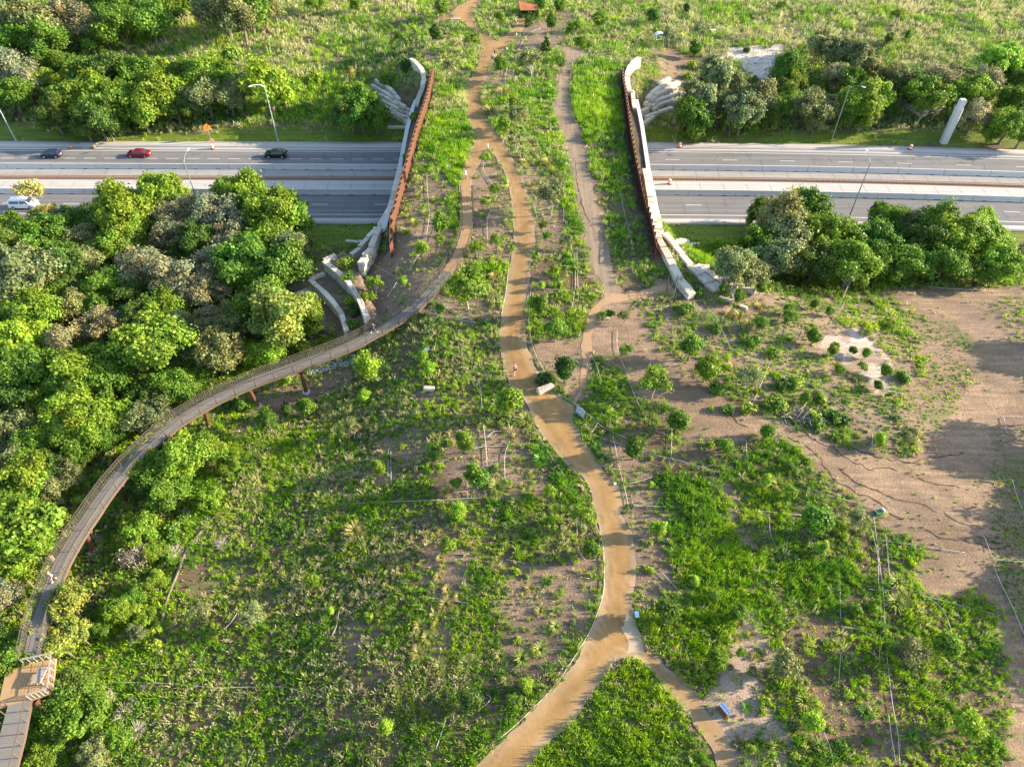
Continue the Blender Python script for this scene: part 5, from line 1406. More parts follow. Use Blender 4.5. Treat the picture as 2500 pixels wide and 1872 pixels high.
def make_grass(name, N, x0, x1, y0, y1, seed, sc_, nb, zone):
    x, y, z, u, v = field(N, x0, x1, y0, y1, seed)
    rj = np.random.default_rng(seed+9); n0 = len(x); jx = x+rj.normal(0,.45,len(x))*rj.choice([.4,1,2.4],len(x)); jy = y+rj.normal(0,.45,len(x))*rj.choice([.4,1,2.4],len(x))
    c = classify(jx, jy, z, .9)
    k = sow(x, y, z, u, v, c, seed+1)
    x, y, z, u, v, c = [a[k] for a in (x, y, z, u, v, c)]
    r = np.random.default_rng(seed+2); n = len(x)
    tone = vnoise(x, y, 9, 71)*.6+vnoise(x, y, 3, 72)*.6+r.normal(0, .45, n)
    gi = np.clip((tone*1.3+2.1), 0, 4).astype(int)
    gmap = np.array([4, 2, 0, 1, 3])[gi]
    col = GREENS[gmap]
    ptan = np.array([.28, .05, .10, .16, .06, .50, .0, .12, .03, .2, .3, .2, .15, .10])[c]
    ptan = ptan*np.clip(1+1.1*vnoise(x, y, 5, 73)+.5*vnoise(x, y, 1.6, 74), .1, 3)
    # seed heads are thick in the lower field left of the path
    low = (c == 0) & (u < 1500) & (v > 1150)
    ptan = np.where(low, ptan*1.25, ptan)
    isT = r.random(n) < ptan
    tip = col*1.18
    col = np.where(isT[:, None], col*.72+TANS[r.integers(0,3,n)]*.12, col)
    tip = np.where(isT[:, None], TANS[r.integers(0,3,n)]*1.12, tip)
    Hc = np.array([.46,.58,.50,.34,.52,.62,.14,.45,.17,.25,.3,.3,.55,.36])[c]
    H = Hc*np.clip(r.lognormal(0,.33,n)*(1+.35*vnoise(x, y, 2.2, 81)), .4, 2.0)*sc_
    W = np.where(isT, .062, .058)*sc_*np.array([1,1.05,1,1,1,1.1,.7,1,.8,1,1,1,1,1])[c]
    # short dark lawn
    lw = c == CLS['L']; col[lw] = col[lw]*.8
    tufts(name, x, y, z-.02, H, W, nb, col, tip, seed+3)
    return n
n1 = make_grass('grass', 62000, -62, 62, 18, 66, 201, 1.0, 19, 0)
n2 = make_grass('grass', 60000, -80, 84, 66, 112, 211, 1.12, 15, 0)
n3 = make_grass('grass', 30000, -32, 34, 112, 150, 221, 1.25, 13, 0)
n4 = make_grass('meadow_grass', 52000, -160, 165, 143, 215, 231, 1.7, 9, 0)
n5 = make_grass('meadow_grass', 26000, -210, 215, 215, 300, 241, 2.3, 7, 0)

# leafy weeds between the grasses and the undergrowth beneath the woods
def leafy(name, N, x0, x1, y0, y1, seed, cl, prob, r0, r1, nq, lf, cols, flat=.8):
    x, y, z, u, v = field(N, x0, x1, y0, y1, seed); c = classify(x, y, z, .9); r = np.random.default_rng(seed)
    pr_ = np.zeros(14)
    for q_, w_ in zip(cl, prob): pr_[CLS[q_]] = w_
    k = r.random(len(x)) < pr_[c]*(1+.8*vnoise(x, y, 3.5, seed % 50)); x, y, z = x[k], y[k], z[k]; n = len(x)
    R = r.uniform(r0, r1, n)*(1+.3*r.normal(0, .5, n).clip(-1, 1.5))
    d = r.normal(size=(n, nq, 3)); d[:, :, 2] = np.abs(d[:, :, 2]); d /= np.linalg.norm(d, axis=2)[:, :, None]
    P = np.stack([x, y, z], 1)[:, None, :] + d*(R[:, None, None]*r.uniform(.45, 1.1, (n, nq, 1)))*np.array([1, 1, flat])
    Nn = d*.7+np.array([0, 0, .4])+r.normal(size=(n, nq, 3))*.55
    cc = np.array(cols)[r.integers(0, len(cols), n)]*r.uniform(.8, 1.2, (n, 1))
    T = (cc[:, None, :]*r.uniform(.72, 1.28, (n, nq, 1))).reshape(-1, 3)
    s_ = (lf*(R/((r0+r1)/2))**.5)[:, None]*r.uniform(.6, 1.3, (n, nq))
    V, F, T = quads(P.reshape(-1, 3), Nn.reshape(-1, 3), s_.ravel(), r, T)
    tag(link(name, np_mesh(name, V, F, M['grass'], T)), kind='stuff')
WG = [(.28,.40,.025), (.40,.48,.03), (.16,.28,.025), (.11,.21,.04), (.31,.35,.10)]
leafy('weeds', 34000, -60, 62, 18, 110, 601, 'MFHSNXKP', (.26,.30,.50,.12,.55,.2,.6,.42), .14, .34, 16, .055, WG)
leafy('weeds', 14000, -60, 70, 100, 175, 605, 'MFHSTK', (.5,.4,.6,.2,.25,.7), .2, .5, 16, .085, WG)
leafy('undergrowth', 26000, -110, 110, 20, 108, 611, 'XN', (.62,.07), .4, 1.1, 34, .12, [(.13,.22,.025), (.21,.30,.025), (.09,.15,.03), (.27,.32,.04), (.19,.20,.09)], .9)
leafy('undergrowth', 20000, -165, 165, 145, 235, 621, 'X', (.7,), .6, 1.7, 30, .17, [(.10,.22,.03), (.16,.28,.04), (.07,.15,.03), (.20,.23,.08)], .9)
leafy('meadow_weeds', 22000, -190, 190, 146, 260, 631, 'TFM', (.16,.3,.3), .4, 1.1, 18, .17, [(.14,.27,.04), (.22,.36,.05), (.10,.20,.04)], .7)
# leaf litter and chips on the mulch, pebbles in the gravel
def bits(name, N, x0, x1, y0, y1, seed, cl, s0, s1, cols, prob):
    x, y, z, u, v = field(N, x0, x1, y0, y1, seed); c = classify(x, y, z, .9); r = np.random.default_rng(seed)
    k = np.isin(c, [CLS[q] for q in cl]) & (r.random(len(x)) < prob); x, y, z = x[k], y[k], z[k]; n = len(x)
    N_ = np.stack([r.normal(0,.35,n), r.normal(0,.35,n), np.ones(n)], 1)
    V, F, T = quads(np.stack([x, y, z+.03], 1), N_, r.uniform(s0, s1, n), r, np.array(cols)[r.integers(0, len(cols), n)]*r.uniform(.8,1.2,(n,1)), .6)
    tag(link(name, np_mesh(name, V, F, M['grass'], T)), kind='stuff')
bits('wood_chips', 90000, -62, 75, 18, 112, 301, 'SHVXK', .035, .10, [(.42,.34,.27),(.13,.085,.055),(.52,.45,.38),(.30,.20,.14),(.09,.06,.04)], .75)
bits('pebbles', 60000, -10, 90, 18, 112, 302, 'DGW', .03, .075, [(.40,.31,.23),(.17,.12,.085),(.55,.47,.38),(.30,.22,.16)], .5)
bits('white_gravel', 16000, 40, 75, 150, 200, 303, 'W', .12, .28, [(.74,.70,.64),(.58,.54,.48),(.80,.77,.72)], 1)
# ------------------------------------------------------------------ white irrigation pipes lying on the planting
PIPES = [
 (TL(B3,(940,1530),(1080,1430),(1250,1270),(1400,1110),(1520,930),(1620,760),(1690,560),(1702,420),(1690,200),(1645,90)),'long white pipe hugging the left edge of the lower path'),
 (TL(B2,(1085,75),(1065,250),(1035,400)),'white pipe along the left edge of the main path under the deck end'),
 (TL(B2,(1230,200),(1215,400),(1235,580),(1310,750),(1400,890),(1520,970),(1620,1050),(1700,1120),(1860,1195)),'long white pipe bending along the right edge of the main path'),
 (TL(B2,(1245,1110),(1330,1260),(1450,1440)),'white pipe beside the path bend opposite the information board'),
 (TL(B2,(1735,1040),(1765,1200),(1800,1380),(1840,1540),(1862,1645)),'long white pipe running down right of the information board'),
 (TL(B2,(1830,1480),(1900,1475),(2010,1440)),'short white pipe branching right from the long pipe'),
 (TL(B2,(1865,1622),(2000,1628),(2100,1632)),'straight white pipe along the top edge of the bright green field'),
 (TL(B2,(1615,640),(1660,740),(1700,890)),'white pipe between the tan trail and the clearing tufts'),
 (TL(B2,(1785,490),(1790,620),(1850,770),(1900,920),(1975,1065)),'long curved white pipe through the clearing past two young trees'),
 (TL(B2,(1620,1155),(1660,1090),(1690,1010)),'short white pipe beside the blue-green clump below the board'),
 (TL(B2,(1620,1160),(1720,1200),(1820,1228)),'white pipe leading from the short pipe towards the dark young tree'),
 (TL(B2,(1970,1275),(2080,1310),(2212,1340),(2500,1430)),'white pipe crossing from the dark young tree towards the clay'),
 (TL(B2,(2140,1120),(2135,1310)),'short upright white pipe right of the dark young tree'),
 (TL(C2,(80,340),(230,450),(330,620),(560,710),(700,780),(900,880),(1080,1010),(1240,1120)),'very long grey-white pipe crossing the planted mulch above the clay'),
 (TL(C2,(1250,1130),(1420,1210)),'white pipe end running down to the clay gully'),
 (TL(C2,(830,632),(960,620),(1120,560),(1280,505)),'thin white pipe beside the white gravel patch'),
 (TL(C2,(560,712),(510,830),(455,965)),'straight white pipe dropping from the long pipe to the clay'),
 (TL(C2,(1560,208),(1750,222),(1960,232)),'white pipe on the bare ground under the right wood'),
 (TL(C2,(1225,1165),(1228,1235)),'tiny upright white pipe in the green tuft by the gully'),
 (TL(C2,(410,1200),(415,1300),(425,1385)),'short upright white pipe in the green patch below the olive tree'),
 (TL(C2,(780,1495),(950,1560),(1100,1600),(1270,1650)),'white pipe at the border of the green patch and the clay'),
 (TL(C2,(720,1565),(820,1610)),'small white pipe beside the tan clump below the clay'),
 (TL(C2,(2075,1050),(2090,1140),(2105,1155)),'short white pipe at the right photo edge, left leg'),
 (TL(C2,(2075,1048),(2300,1052)),'white pipe running out of the photo at the right edge'),
 (TL(C2,(2130,1455),(2160,1560),(2195,1650)),'white pipe in the shaded weeds at the right edge'),
 (TL(C3,(1235,50),(1255,200),(1270,330),(1295,520),(1310,800),(1330,1050),(1355,1250),(1390,1450),(1405,1700)),'longest white pipe running down the bottom right field'),
 (TL(C3,(1220,120),(1260,300),(1265,500)),'white pipe beside the upper end of the longest pipe'),
 (TL(C3,(1310,150),(1330,350),(1340,500)),'white pipe right of the upper end of the longest pipe'),
 (TL(C3,(1285,620),(1275,820),(1270,980)),'white pipe left of the longest pipe at mid height'),
 (TL(C3,(1330,1320),(1350,1480),(1375,1620)),'white pipe left of the lower end of the longest pipe'),
 (TL(C3,(1005,300),(1015,450),(1020,700)),'straight white pipe right of the bright green field, upper half'),
 (TL(C3,(1020,930),(1005,1140)),'straight white pipe right of the bright green field, lower half'),
 (TL(C3,(1250,190),(1400,210),(1600,240),(1820,272)),'white pipe lying from the pipe corner across to the clay'),
 (TL(C3,(1200,510),(1450,530),(1700,590),(1990,665)),'thin white pipe crossing right to the shaded clay'),
 (TL(C3,(1585,560),(1660,620),(1710,700),(1740,790)),'curved white pipe above the bright young tree in the bottom right field'),
 (TL(C3,(1020,750),(1140,770),(1270,830)),'slanting white pipe joining two upright pipes'),
 (TL(C3,(1950,170),(1985,265)),'short white pipe at the clay edge, upper right of bottom field'),
 (TL(C3,(1995,305),(2080,325),(2300,335)),'white pipe leaving the photo right over the dark clay'),
 (TL(C3,(2005,345),(2060,480),(2130,620),(2180,740),(2230,850)),'long white pipe down the right edge over the dark clay'),
 (TL(C3,(1790,1130),(1805,1220)),'short white pipe above the bright lime tree at bottom right'),
 (TL(C3,(910,1430),(950,1530),(975,1655)),'white pipe at the bottom beside the green clump'),
 (TL(C3,(680,165),(660,300)),'short white pipe left of the dark green bush below the clay'),
 (TL(C3,(470,0),(600,15),(770,32)),'white pipe along the top of the bottom right field'),
 (TL(C3,(600,230),(565,140),(560,40)),'thin upright white pipe in the mulch hollow'),
 (TL(B2,(920,1100),(935,1220),(945,1370)),'white pipe in the mulch between two dark young trees'),
 (TL(B2,(1090,1210),(1060,1300),(1060,1450)),'white pipe right of the dark young trees in the mulch'),
 (TL(B2,(970,1370),(1000,1410),(1050,1450)),'short slanting white pipe in the mulch'),
 (TL(B2,(830,1260),(950,1240),(1080,1238)),'thin white pipe crossing the mulch left of the bend'),
 (TL(B2,(945,1190),(980,1150),(1040,1140)),'curved white pipe end at the top of the mulch'),
 (TL(B2,(740,1510),(745,1535),(815,1535),(820,1570)),'zigzag white pipe at the foot of the dark young tree'),
 (TL(B2,(0,1615),(300,1600),(600,1590),(910,1572)),'long white pipe across the grass left of the mulch'),
 (TL(B2,(308,1260),(303,1435)),'left of two parallel upright white pipes in the grass'),
 (TL(B2,(322,1270),(325,1495)),'right of two parallel upright white pipes in the grass'),
 (TL(B2,(890,800),(905,900),(912,1000)),'upright white pipe above the round dark-yellow tree'),
 (TL(B2,(620,275),(700,340),(800,405),(870,440)),'white pipe fanning down from the skywalk edge, upper one'),
 (TL(B2,(500,350),(640,395),(780,425),(870,442)),'white pipe fanning down from the skywalk edge, lower one'),
 (TL(B2,(550,485),(610,420),(690,340)),'white pipe crossing the two fanned pipes'),
 (TL(B2,(620,553),(690,580),(760,610)),'short white pipe in dark grass below the fanned pipes'),
 (TL(B2,(1510,-10),(1515,200),(1490,365)),'white pipe right of the path, left of a pair'),
 (TL(B2,(1525,-10),(1535,290)),'white pipe right of the path, right of a pair'),
 (TL(B2,(1290,222),(1420,230),(1510,235)),'white pipe crossing from the path to the pair of pipes'),
 (TL(B2,(1395,75),(1490,75)),'short white pipe near the top of the pair'),
 (TL(B2,(360,180),(330,230),(295,280)),'white pipe on the mulch left of the skywalk ramp, lower'),
 (TL(B2,(215,0),(180,40),(290,110),(380,160)),'bent white pipe on the mulch beside the wing wall'),
 (TL(B2,(505,0),(475,45),(445,85)),'white pipe on the mulch left of the skywalk ramp, upper'),
 (TL(B2,(1960,365),(2050,355),(2120,330)),'white pipe below the rusty gate at the end of the tan trail'),
 (TL(B1,(1755,930),(1770,1080),(1800,1250),(1850,1450),(1895,1655)),'long pale pipe down the weedy strip beside the right fence'),
 (TL(B1,(925,1060),(920,1110),(960,1170),(975,1200)),'curved white pipe between the two paths near the fork'),
 (TL(B1,(970,1360),(945,1440),(950,1600)),'pale pipe between the skywalk ramp and the main path'),
 (TL(B1,(550,1120),(560,1250),(570,1400),(550,1545)),'pale pipe down the mulch beside the left fence'),
 (TL(B1,(1250,1340),(1265,1412)),'short pale pipe right of the main path on deck'),
 (TL(B1,(1255,1370),(1330,1355),(1410,1335)),'pale pipe leading to the foot of the airy olive tree'),
 (TL(B1,(1440,1290),(1440,1440)),'upright pale pipe right of the airy olive tree'),
 (TL(B1,(1480,1570),(1500,1650)),'small pale pipe at the lower end of the deck'),
 (TL(B1,(1065,700),(1080,760),(1110,800),(1150,845)),'curved white pipe right of the path on the far deck'),
 (TL(B1,(1060,570),(1065,500),(1080,430)),'short white pipe right of the path near the walkers'),
 (TL(B1,(1150,330),(1180,270),(1220,220),(1290,190)),'white pipe leading up towards the pavilion'),
 (TL(C1,(780,160),(1000,170)),'thin pipe lying in the far meadow'),
 (TL(C1,(1200,330),(1290,328),(1370,328)),'thin pale pipe in the far right meadow'),
 (TL(C1,(1110,-30),(1270,0),(1290,30)),'pale pipe at the top right meadow corner'),
 (TL(C1,(-70,345),(0,348),(60,338)),'white pipe on the pink slope right of the far bridge corner'),
 (TL(A3,(890,-210),(790,-110),(700,0),(560,180),(450,340),(385,500)),'long white pipe beneath the skywalk edge at left'),
 (TL(A3,(600,1120),(900,1112),(1200,1125),(1400,1145),(1800,1140),(1950,1170),(2180,1235)),'long white pipe across the bottom left field'),
 (TL(A3,(2200,640),(2180,750),(2150,815)),'short white pipe in the left field beside a lime sapling'),
 (TL(A3,(1550,640),(1510,710),(1450,775)),'short pale pipe beside the olive bush at left'),
 (TL(A3,(2060,30),(2040,110),(2020,190)),'pale pipe at the top of the left field'),
 (TL(A3,(1385,830),(1330,900),(1290,1010)),'thin curved pale pipe in the left field'),
 (TL(A3,(1655,1540),(1600,1650)),'short white pipe at the bottom of the left field'),
 (TL(B3,(940,1190),(970,1215),(910,1285)),'forked white pipe beside the dark bottom tree'),
 (TL(B3,(1125,1195),(1145,1170),(1165,1190)),'tiny bent white pipe under the lime sapling near the path'),
 (TL(B3,(550,562),(700,580),(820,600)),'white pipe under the tan clumps of the lower field'),
 (TL(B3,(720,280),(830,283)),'short white pipe right of the lower yellow-green sapling'),
 (TL(B3,(1065,318),(1120,325),(1190,345)),'short white pipe in the mulch, lower of two'),
 (TL(B3,(1065,205),(1180,190)),'short white pipe in the mulch, upper of two'),
 (TL(B3,(200,525),(270,538)),'short white pipe in the dense seed-head grass'),
 (TL(B3,(680,1345),(650,1440),(615,1540)),'slanting white pipe in grass near the bottom edge'),
 (TL(B3,(1530,230),(1550,290),(1580,320)),'short white pipe left of the bright round path-side tree'),
 (TL(B3,(1525,90),(1527,160)),'small upright pale stake above the bright round path-side tree'),
 (TL(B3,(2055,380),(2130,460),(2200,545)),'white pipe in the mulch right of the lower path'),
 (TL(B3,(2055,185),(2110,210)),'short white pipe under the lime tree right of path'),
 (TL(B3,(1985,1220),(2020,1262)),'short pale pipe in the triangular grass island'),
]
M['bluepipe'] = M['pipe']
for p, lb in PIPES:
    q = smooth_line(p, 6) if len(p) > 2 else densify(p, 8)
    W = [G(a)+Vector((0,0,.22)) for a in q]
    o = W[0].copy(); mb = MB(); mb.tube([w-o for w in W], .032, 6)
    t = part('irrigation_pipe', mb, M['pipe'], smooth=True, loc=o)
    tag(t, lb, 'pipe', 'white irrigation pipes on the planting')

# ------------------------------------------------------------------ highway furniture
def lamp_post(base, h, arm_dir, arm, label, m):
    t = thing('lamp_post', label, 'street lamp', base)
    mb = MB(); mb.tube([(0,0,0),(0,0,h*.5),(0,0,h)], [.13,.10,.07], 10); mb.box((0,0,.12), (.45,.45,.24)); part('pole', mb, m, t)
    d = Vector(arm_dir).normalized()
    mb = MB(); mb.tube([Vector((0,0,h-.5)), d*arm*.35+Vector((0,0,h+.15)), d*arm*.75+Vector((0,0,h+.45)), d*arm+Vector((0,0,h+.5))], [.06,.05,.045,.04], 8); part('arm', mb, m, t)
    e = d*arm; mb = MB()
    n = Vector((-d.y, d.x, 0))
    mb.loft([[e+d*s+n*a*w+Vector((0,0,h+.5+b*hh)) for a, b in ((-1,-.4),(1,-.4),(1,.4),(0,.8),(-1,.4))] for s, w, hh in ((-.15,.06,.08),(.1,.16,.16),(.55,.17,.16),(.75,.08,.08))])
    part('lamp_head', mb, M['white'], t)
    mb = MB(); mb.sphere(tuple(e+d*.35+Vector((0,0,h+.40))), .14, 8, 5, (1,1,.5)); part('lens', mb, M['reflect'], t)
lamp_post(G(A1(1800,911)), 12.2, (-.9,-.9,0), 2.6, 'grey lamp post beyond the left lanes beside the lime green tree', M['galv'])
lamp_post(G(A1(105,914)), 12.2, (-.9,-.9,0), 2.6, 'grey lamp post at the left photo edge beyond the highway', M['galv'])
lamp_post(G(A1(1330,1440)), 12.5, (.05,1,0), 2.6, 'slim green lamp post rising from the left wood over the near lanes', M['greenmetal'])
lamp_post(G(C1(962,918)), 12.2, (.8,-.9,0), 2.4, 'green lamp post on the grass beyond the right lanes', M['greenmetal'])
lamp_post(G(C1(1062,1452)), 12.5, (.05,1,0), 2.8, 'green lamp post on the near pavement, reaching over the right lanes', M['greenmetal'])
# concrete pylon
p = G(C1(1690,925)); t = thing('concrete_pylon', 'tall pale concrete pylon with a notched top beside the right lanes', 'pylon', p)
mb = MB(); mb.loft([[Vector((x, y, z)) for x, y in ((-.72,-.45),(-.55,-.6),(.55,-.6),(.72,-.45),(.72,.45),(.55,.6),(-.55,.6),(-.72,.45))] for z in (-.3, 7.4)]); part('shaft', mb, M['concrete2'], t)
mb = MB()
for sx in (-.32,.32): mb.box((sx*.8, -.602, 3.7), (.05,.02,7.2))
part('groove', mb, mat('groove', (.30,.29,.27), .9), t)
mb = MB(); mb.loft([[Vector((x*k, y*k, z)) for x, y in ((-.72,-.6),(.72,-.6),(.72,.6),(-.72,.6))] for z, k in ((7.4,1),(7.6,1.0),(7.62,.82),(9.4,.82),(9.5,.74))]); part('cap', mb, M['concrete2'], t)
# barrels
def barrel(px, label):
    p = G(px)
    lb = max(.17, 0)
    t = thing('traffic_barrel', label, 'traffic barrel', (p.x, p.y, .172 if p.y < 141.2+float(rshift(p.x)) else .31))
    def band(z0, z1, r0, r1, m, nm):
        mb = MB(); mb.tube([(0,0,z0),(0,0,z1)], [r0, r1], 14); part(nm, mb, m, t)
    mb = MB(); mb.tube([(0,0,0),(0,0,.07)], [.46,.42], 14); part('base', mb, M['black'], t)
    z = .07; r = .33
    for k in range(4):
        mm = M['orange'] if k % 2 == 0 else M['reflect']
        band(z, z+.24, r, r-.02, mm, 'orange_body' if k % 2 == 0 else 'white_band'); z += .24; r -= .022
    mb = MB(); mb.box((0,0,z+.05), (.22,.05,.10)); part('handle', mb, M['orange'], t)
barrel(A1(1380,968), 'orange and white traffic barrel below the orange sign')
barrel(A1(1620,1184), 'orange and white traffic barrel in the left median')
barrel(C1(1470,975), 'orange and white traffic barrel on the far right shoulder')
barrel(B1(2190,960), 'orange and white barrel on the far shoulder right of the bridge')
barrel(B1(2125,1195), 'orange and white barrel in the median right of the bridge')
# kerb inlet with two orange markers
q = [at_z(*A1(x, 958), .31) for x in (455, 612)]
t = thing('drain_inlet', 'dark kerb drain inlet between two orange cones beside the far left lanes', 'drain', q[0])
mb = MB(); mb.box(((q[1][0]-q[0][0])/2, 0, .0), (q[1][0]-q[0][0], .5, .08)); part('grate', mb, mat('grate', (.14,.17,.16), .7), t)
mb = MB(); mb.box(((q[1][0]-q[0][0])*.62, 1.3, .03), (3.6, 1.7, .08)); part('lid', mb, M['concrete2'], t)
for k, p in enumerate(q):
    c = thing('traffic_cone', f"small orange cone at the {'left' if k == 0 else 'right'} end of the kerb drain inlet", 'cone', p)
    mb = MB(); mb.tube([(0,0,.05),(0,0,.7)], [.26,.06], 10); part('body', mb, M['orange'], c)
    mb = MB(); mb.box((0,0,.03), (.6,.6,.06)); part('base', mb, M['black'], c)
# orange warning sign on a folding stand
p = G(A1(1368,915)); t = thing('roadwork_sign', 'orange diamond warning sign on a spring stand beyond the left lanes', 'road sign', p, .55)
mb = MB()
for a in (.7, 2.4, 3.9, 5.5): mb.beam((math.cos(a)*.8, math.sin(a)*.8, .05), (0,0,.55), .05, .05)
mb.tube([(0,0,.5),(0,0,2.9)], .04, 6); part('stand', mb, M['galv'], t)
mb = MB(); mb.box((-.5,0,.08),(.7,.35,.16)); mb.box((.3,.1,.12),(.6,.35,.22)); part('sandbag', mb, M['orange'], t)
mb = MB(); c = Vector((0,-.06,3.1)); s = .86
mb.loft([[c+Vector((0,y,s)), c+Vector((s,y,0)), c+Vector((0,y,-s)), c+Vector((-s,y,0))] for y in (-.02,.02)]); pl_ = part('sign_panel', mb, M['orange'], t)
mb = MB()
mb.tube([c+Vector((-.12,-.04,-.4)), c+Vector((-.12,-.04,-.05)), c+Vector((.18,-.04,.12)), c+Vector((.18,-.04,.42))], .055, 4)
mb.add([c+Vector((.02,-.045,.3)), c+Vector((.34,-.045,.3)), c+Vector((.18,-.045,.55))], [(0,1,2)])
part('arrow', mb, M['black'], pl_)

# ------------------------------------------------------------------ vehicles
def car(name, label, px, z, paint, L, W, H, kind, rz=0):
    u, v = px; w = at_z(u, v, z+H*.45)
    t = thing(name, label, 'car' if kind != 'van' else 'van', (w[0], w[1], z), rz)
    # side profile (x to the front = +x)
    if kind == 'sedan':
        prof = [(-.50,.30),(-.495,.55),(-.46,.66),(-.36,.70),(-.22,.94),(-.05,1.0),(.10,.98),(.26,.70),(.42,.62),(.49,.50),(.50,.28)]
        ws = (-.36,-.22,.10,.26)
    elif kind == 'suv':
        prof = [(-.50,.30),(-.50,.60),(-.485,.70),(-.42,.93),(-.30,.99),(-.05,1.0),(.12,.96),(.25,.70),(.42,.63),(.49,.52),(.50,.28)]
        ws = (-.46,-.40,.12,.25)
    else:
        prof = [(-.50,.25),(-.50,.60),(-.49,.86),(-.46,.97),(-.30,1.0),(0,1.0),(.22,.96),(.34,.66),(.46,.56),(.49,.45),(.50,.24)]
        ws = (-.47,-.44,.22,.34)
    def sec(x, ztop):
        zt = ztop*H; belt = min(zt, H*.64)
        hw = W/2*(1 if abs(x) < .4 else 1-(abs(x)-.4)*1.6)
        tw = hw*(1-.26*max(0, (zt-belt)/(H*.36)))
        return [(x*L, -hw*.96, H*.16), (x*L, -hw, H*.34), (x*L, -hw*.98, belt*.97), (x*L, -tw, zt-.05), (x*L, -tw*.7, zt), (x*L, tw*.7, zt), (x*L, tw, zt-.05), (x*L, hw*.98, belt*.97), (x*L, hw, H*.34), (x*L, hw*.96, H*.16)]
    mb = MB(); mb.loft([sec(x, zt) for x, zt in prof]); part('body', mb, paint, t, smooth=False)
    def zt_at(x): return np.interp(x, [p[0] for p in prof], [p[1] for p in prof])*H
    # glass: windscreen, rear window, side windows
    def pane(nm, x0, x1, side=0):
        m2 = MB()
        if side == 0:
            e = .012
            za, zb = zt_at(x0), zt_at(x1); a = 1 if za > zb else 0
            lo, hi = (x1, x0) if za > zb else (x0, x1)
            xl, xh = lo+(hi-lo)*.06, lo+(hi-lo)*.93
            zl, zh = zt_at(xl), zt_at(xh)
            nrm = .03
            m2.add([(xl*L, -W*.40, zl+nrm), (xl*L, W*.40, zl+nrm), (xh*L, W*.34, zh+nrm), (xh*L, -W*.34, zh+nrm)], [(0,1,2,3) if a == 0 else (3,2,1,0)])
        else:
            hw = W/2; zb = H*.66; ztp = H*.92; tw = hw*(1-.26*.86)
            m2.add([(x0*L, side*(hw*.985+.012), zb), (x1*L, side*(hw*.985+.012), zb), ((x1-.06 if x1 > .05 else x1)*L, side*(tw+.03), ztp), ((x0+.03)*L, side*(tw+.03), ztp)], [(0,1,2,3)])
        part(nm, m2, M['glass'], t)
    pane('windscreen', ws[2], ws[3]); pane('rear_window', ws[0], ws[1])
    for s in (-1, 1):
        pane('side_window', ws[1]+.03, -.045, s); pane('side_window', -.03, ws[2]+.05, s)
    wr = .33 if kind == 'sedan' else .36
    for x in (-.31, .31):
        for s in (-1, 1):
            m2 = MB(); m2.tube([(x*L, s*(W/2-.20), wr), (x*L, s*(W/2+.01), wr)], wr, 16); w_ = part('wheel', m2, M['black'], t)
            m2 = MB(); m2.tube([(x*L, s*(W/2), wr), (x*L, s*(W/2+.025), wr)], wr*.6, 10); part('rim', m2, M['galv'], w_)
    for s in (-1, 1):
        m2 = MB(); m2.box((L*.478, s*W*.34, H*.46), (.12, .34, .13)); part('headlight', m2, M['white'], t)
        m2 = MB(); m2.box((-L*.49, s*W*.36, H*.56), (.10, .28, .16)); part('tail_light', m2, MTL, t)
        m2 = MB(); m2.box((L*.17, s*(W/2+.08), H*.66), (.14, .18, .12)); part('mirror', m2, paint, t)
    m2 = MB(); m2.box((-L*.5, 0, H*.30), (.10, W*.84, .16)); part('bumper', m2, M['black'] if kind == 'suv' else paint, t)
    m2 = MB(); m2.box((-L*.505, 0, H*.46), (.03, .5, .13)); part('number_plate', m2, M['reflect'], t)
    return t
MTL = mat('red_light', (.5,.02,.02), .3)
PR = mat('dark_red_car_paint', (.17,.006,.014), .22, spec=.6); PB = mat('blue_black_car_paint', (.012,.02,.045), .22, spec=.6)
PK = mat('black_green_car_paint', (.008,.014,.010), .2, spec=.6); PW = mat('white_car_paint', (.78,.78,.78), .25, spec=.5)
car('parked_car' if 0 else 'passenger_car', 'small dark blue hatchback driving in the far left lanes', A1(330,996), .17, PB, 4.0, 1.8, 1.52, 'suv', math.pi)
car('passenger_car', 'dark red saloon driving in the far left lanes', A1(897,992), .17, PR, 4.8, 1.85, 1.46, 'sedan', math.pi)
car('passenger_car', 'black estate car driving in the bridge shade', A1(1786,996), .17, PK, 4.6, 1.85, 1.6, 'suv', math.pi)
car('passenger_car', 'white minivan on the near lanes behind golden branches', A1(150,1316), .17, PW, 5.1, 1.98, 1.8, 'van', 0)

# ------------------------------------------------------------------ people
def skin_mesh(name, J, E, m, level=2):
    """J: joint -> (pos, radius); E: edges; grown with the skin modifier"""
    names = list(J); me = bpy.data.meshes.new(name)
    me.from_pydata([J[n][0] for n in names], [(names.index(a), names.index(b)) for a, b in E], [])
    o = bpy.data.objects.new(name, me); COL.objects.link(o)
    sk_ = o.modifiers.new('s', 'SKIN'); 
    for i, n in enumerate(names):
        r = J[n][1]; me.skin_vertices[0].data[i].radius = (r, r) if not hasattr(r, '__len__') else r
    me.skin_vertices[0].data[0].use_root = True
    sb = o.modifiers.new('b', 'SUBSURF'); sb.levels = level; sb.render_levels = level
    dg = bpy.context.evaluated_depsgraph_get(); dg.update()
    m2 = bpy.data.meshes.new_from_object(o.evaluated_get(dg))
    bpy.data.objects.remove(o); m2.name = name
    m2.materials.clear(); m2.materials.append(m)
    m2.polygons.foreach_set('use_smooth', [True]*len(m2.polygons))
    return m2
SKIN = [mat('light_skin', (.60,.36,.26), .6), mat('tan_skin', (.45,.26,.17), .6)]
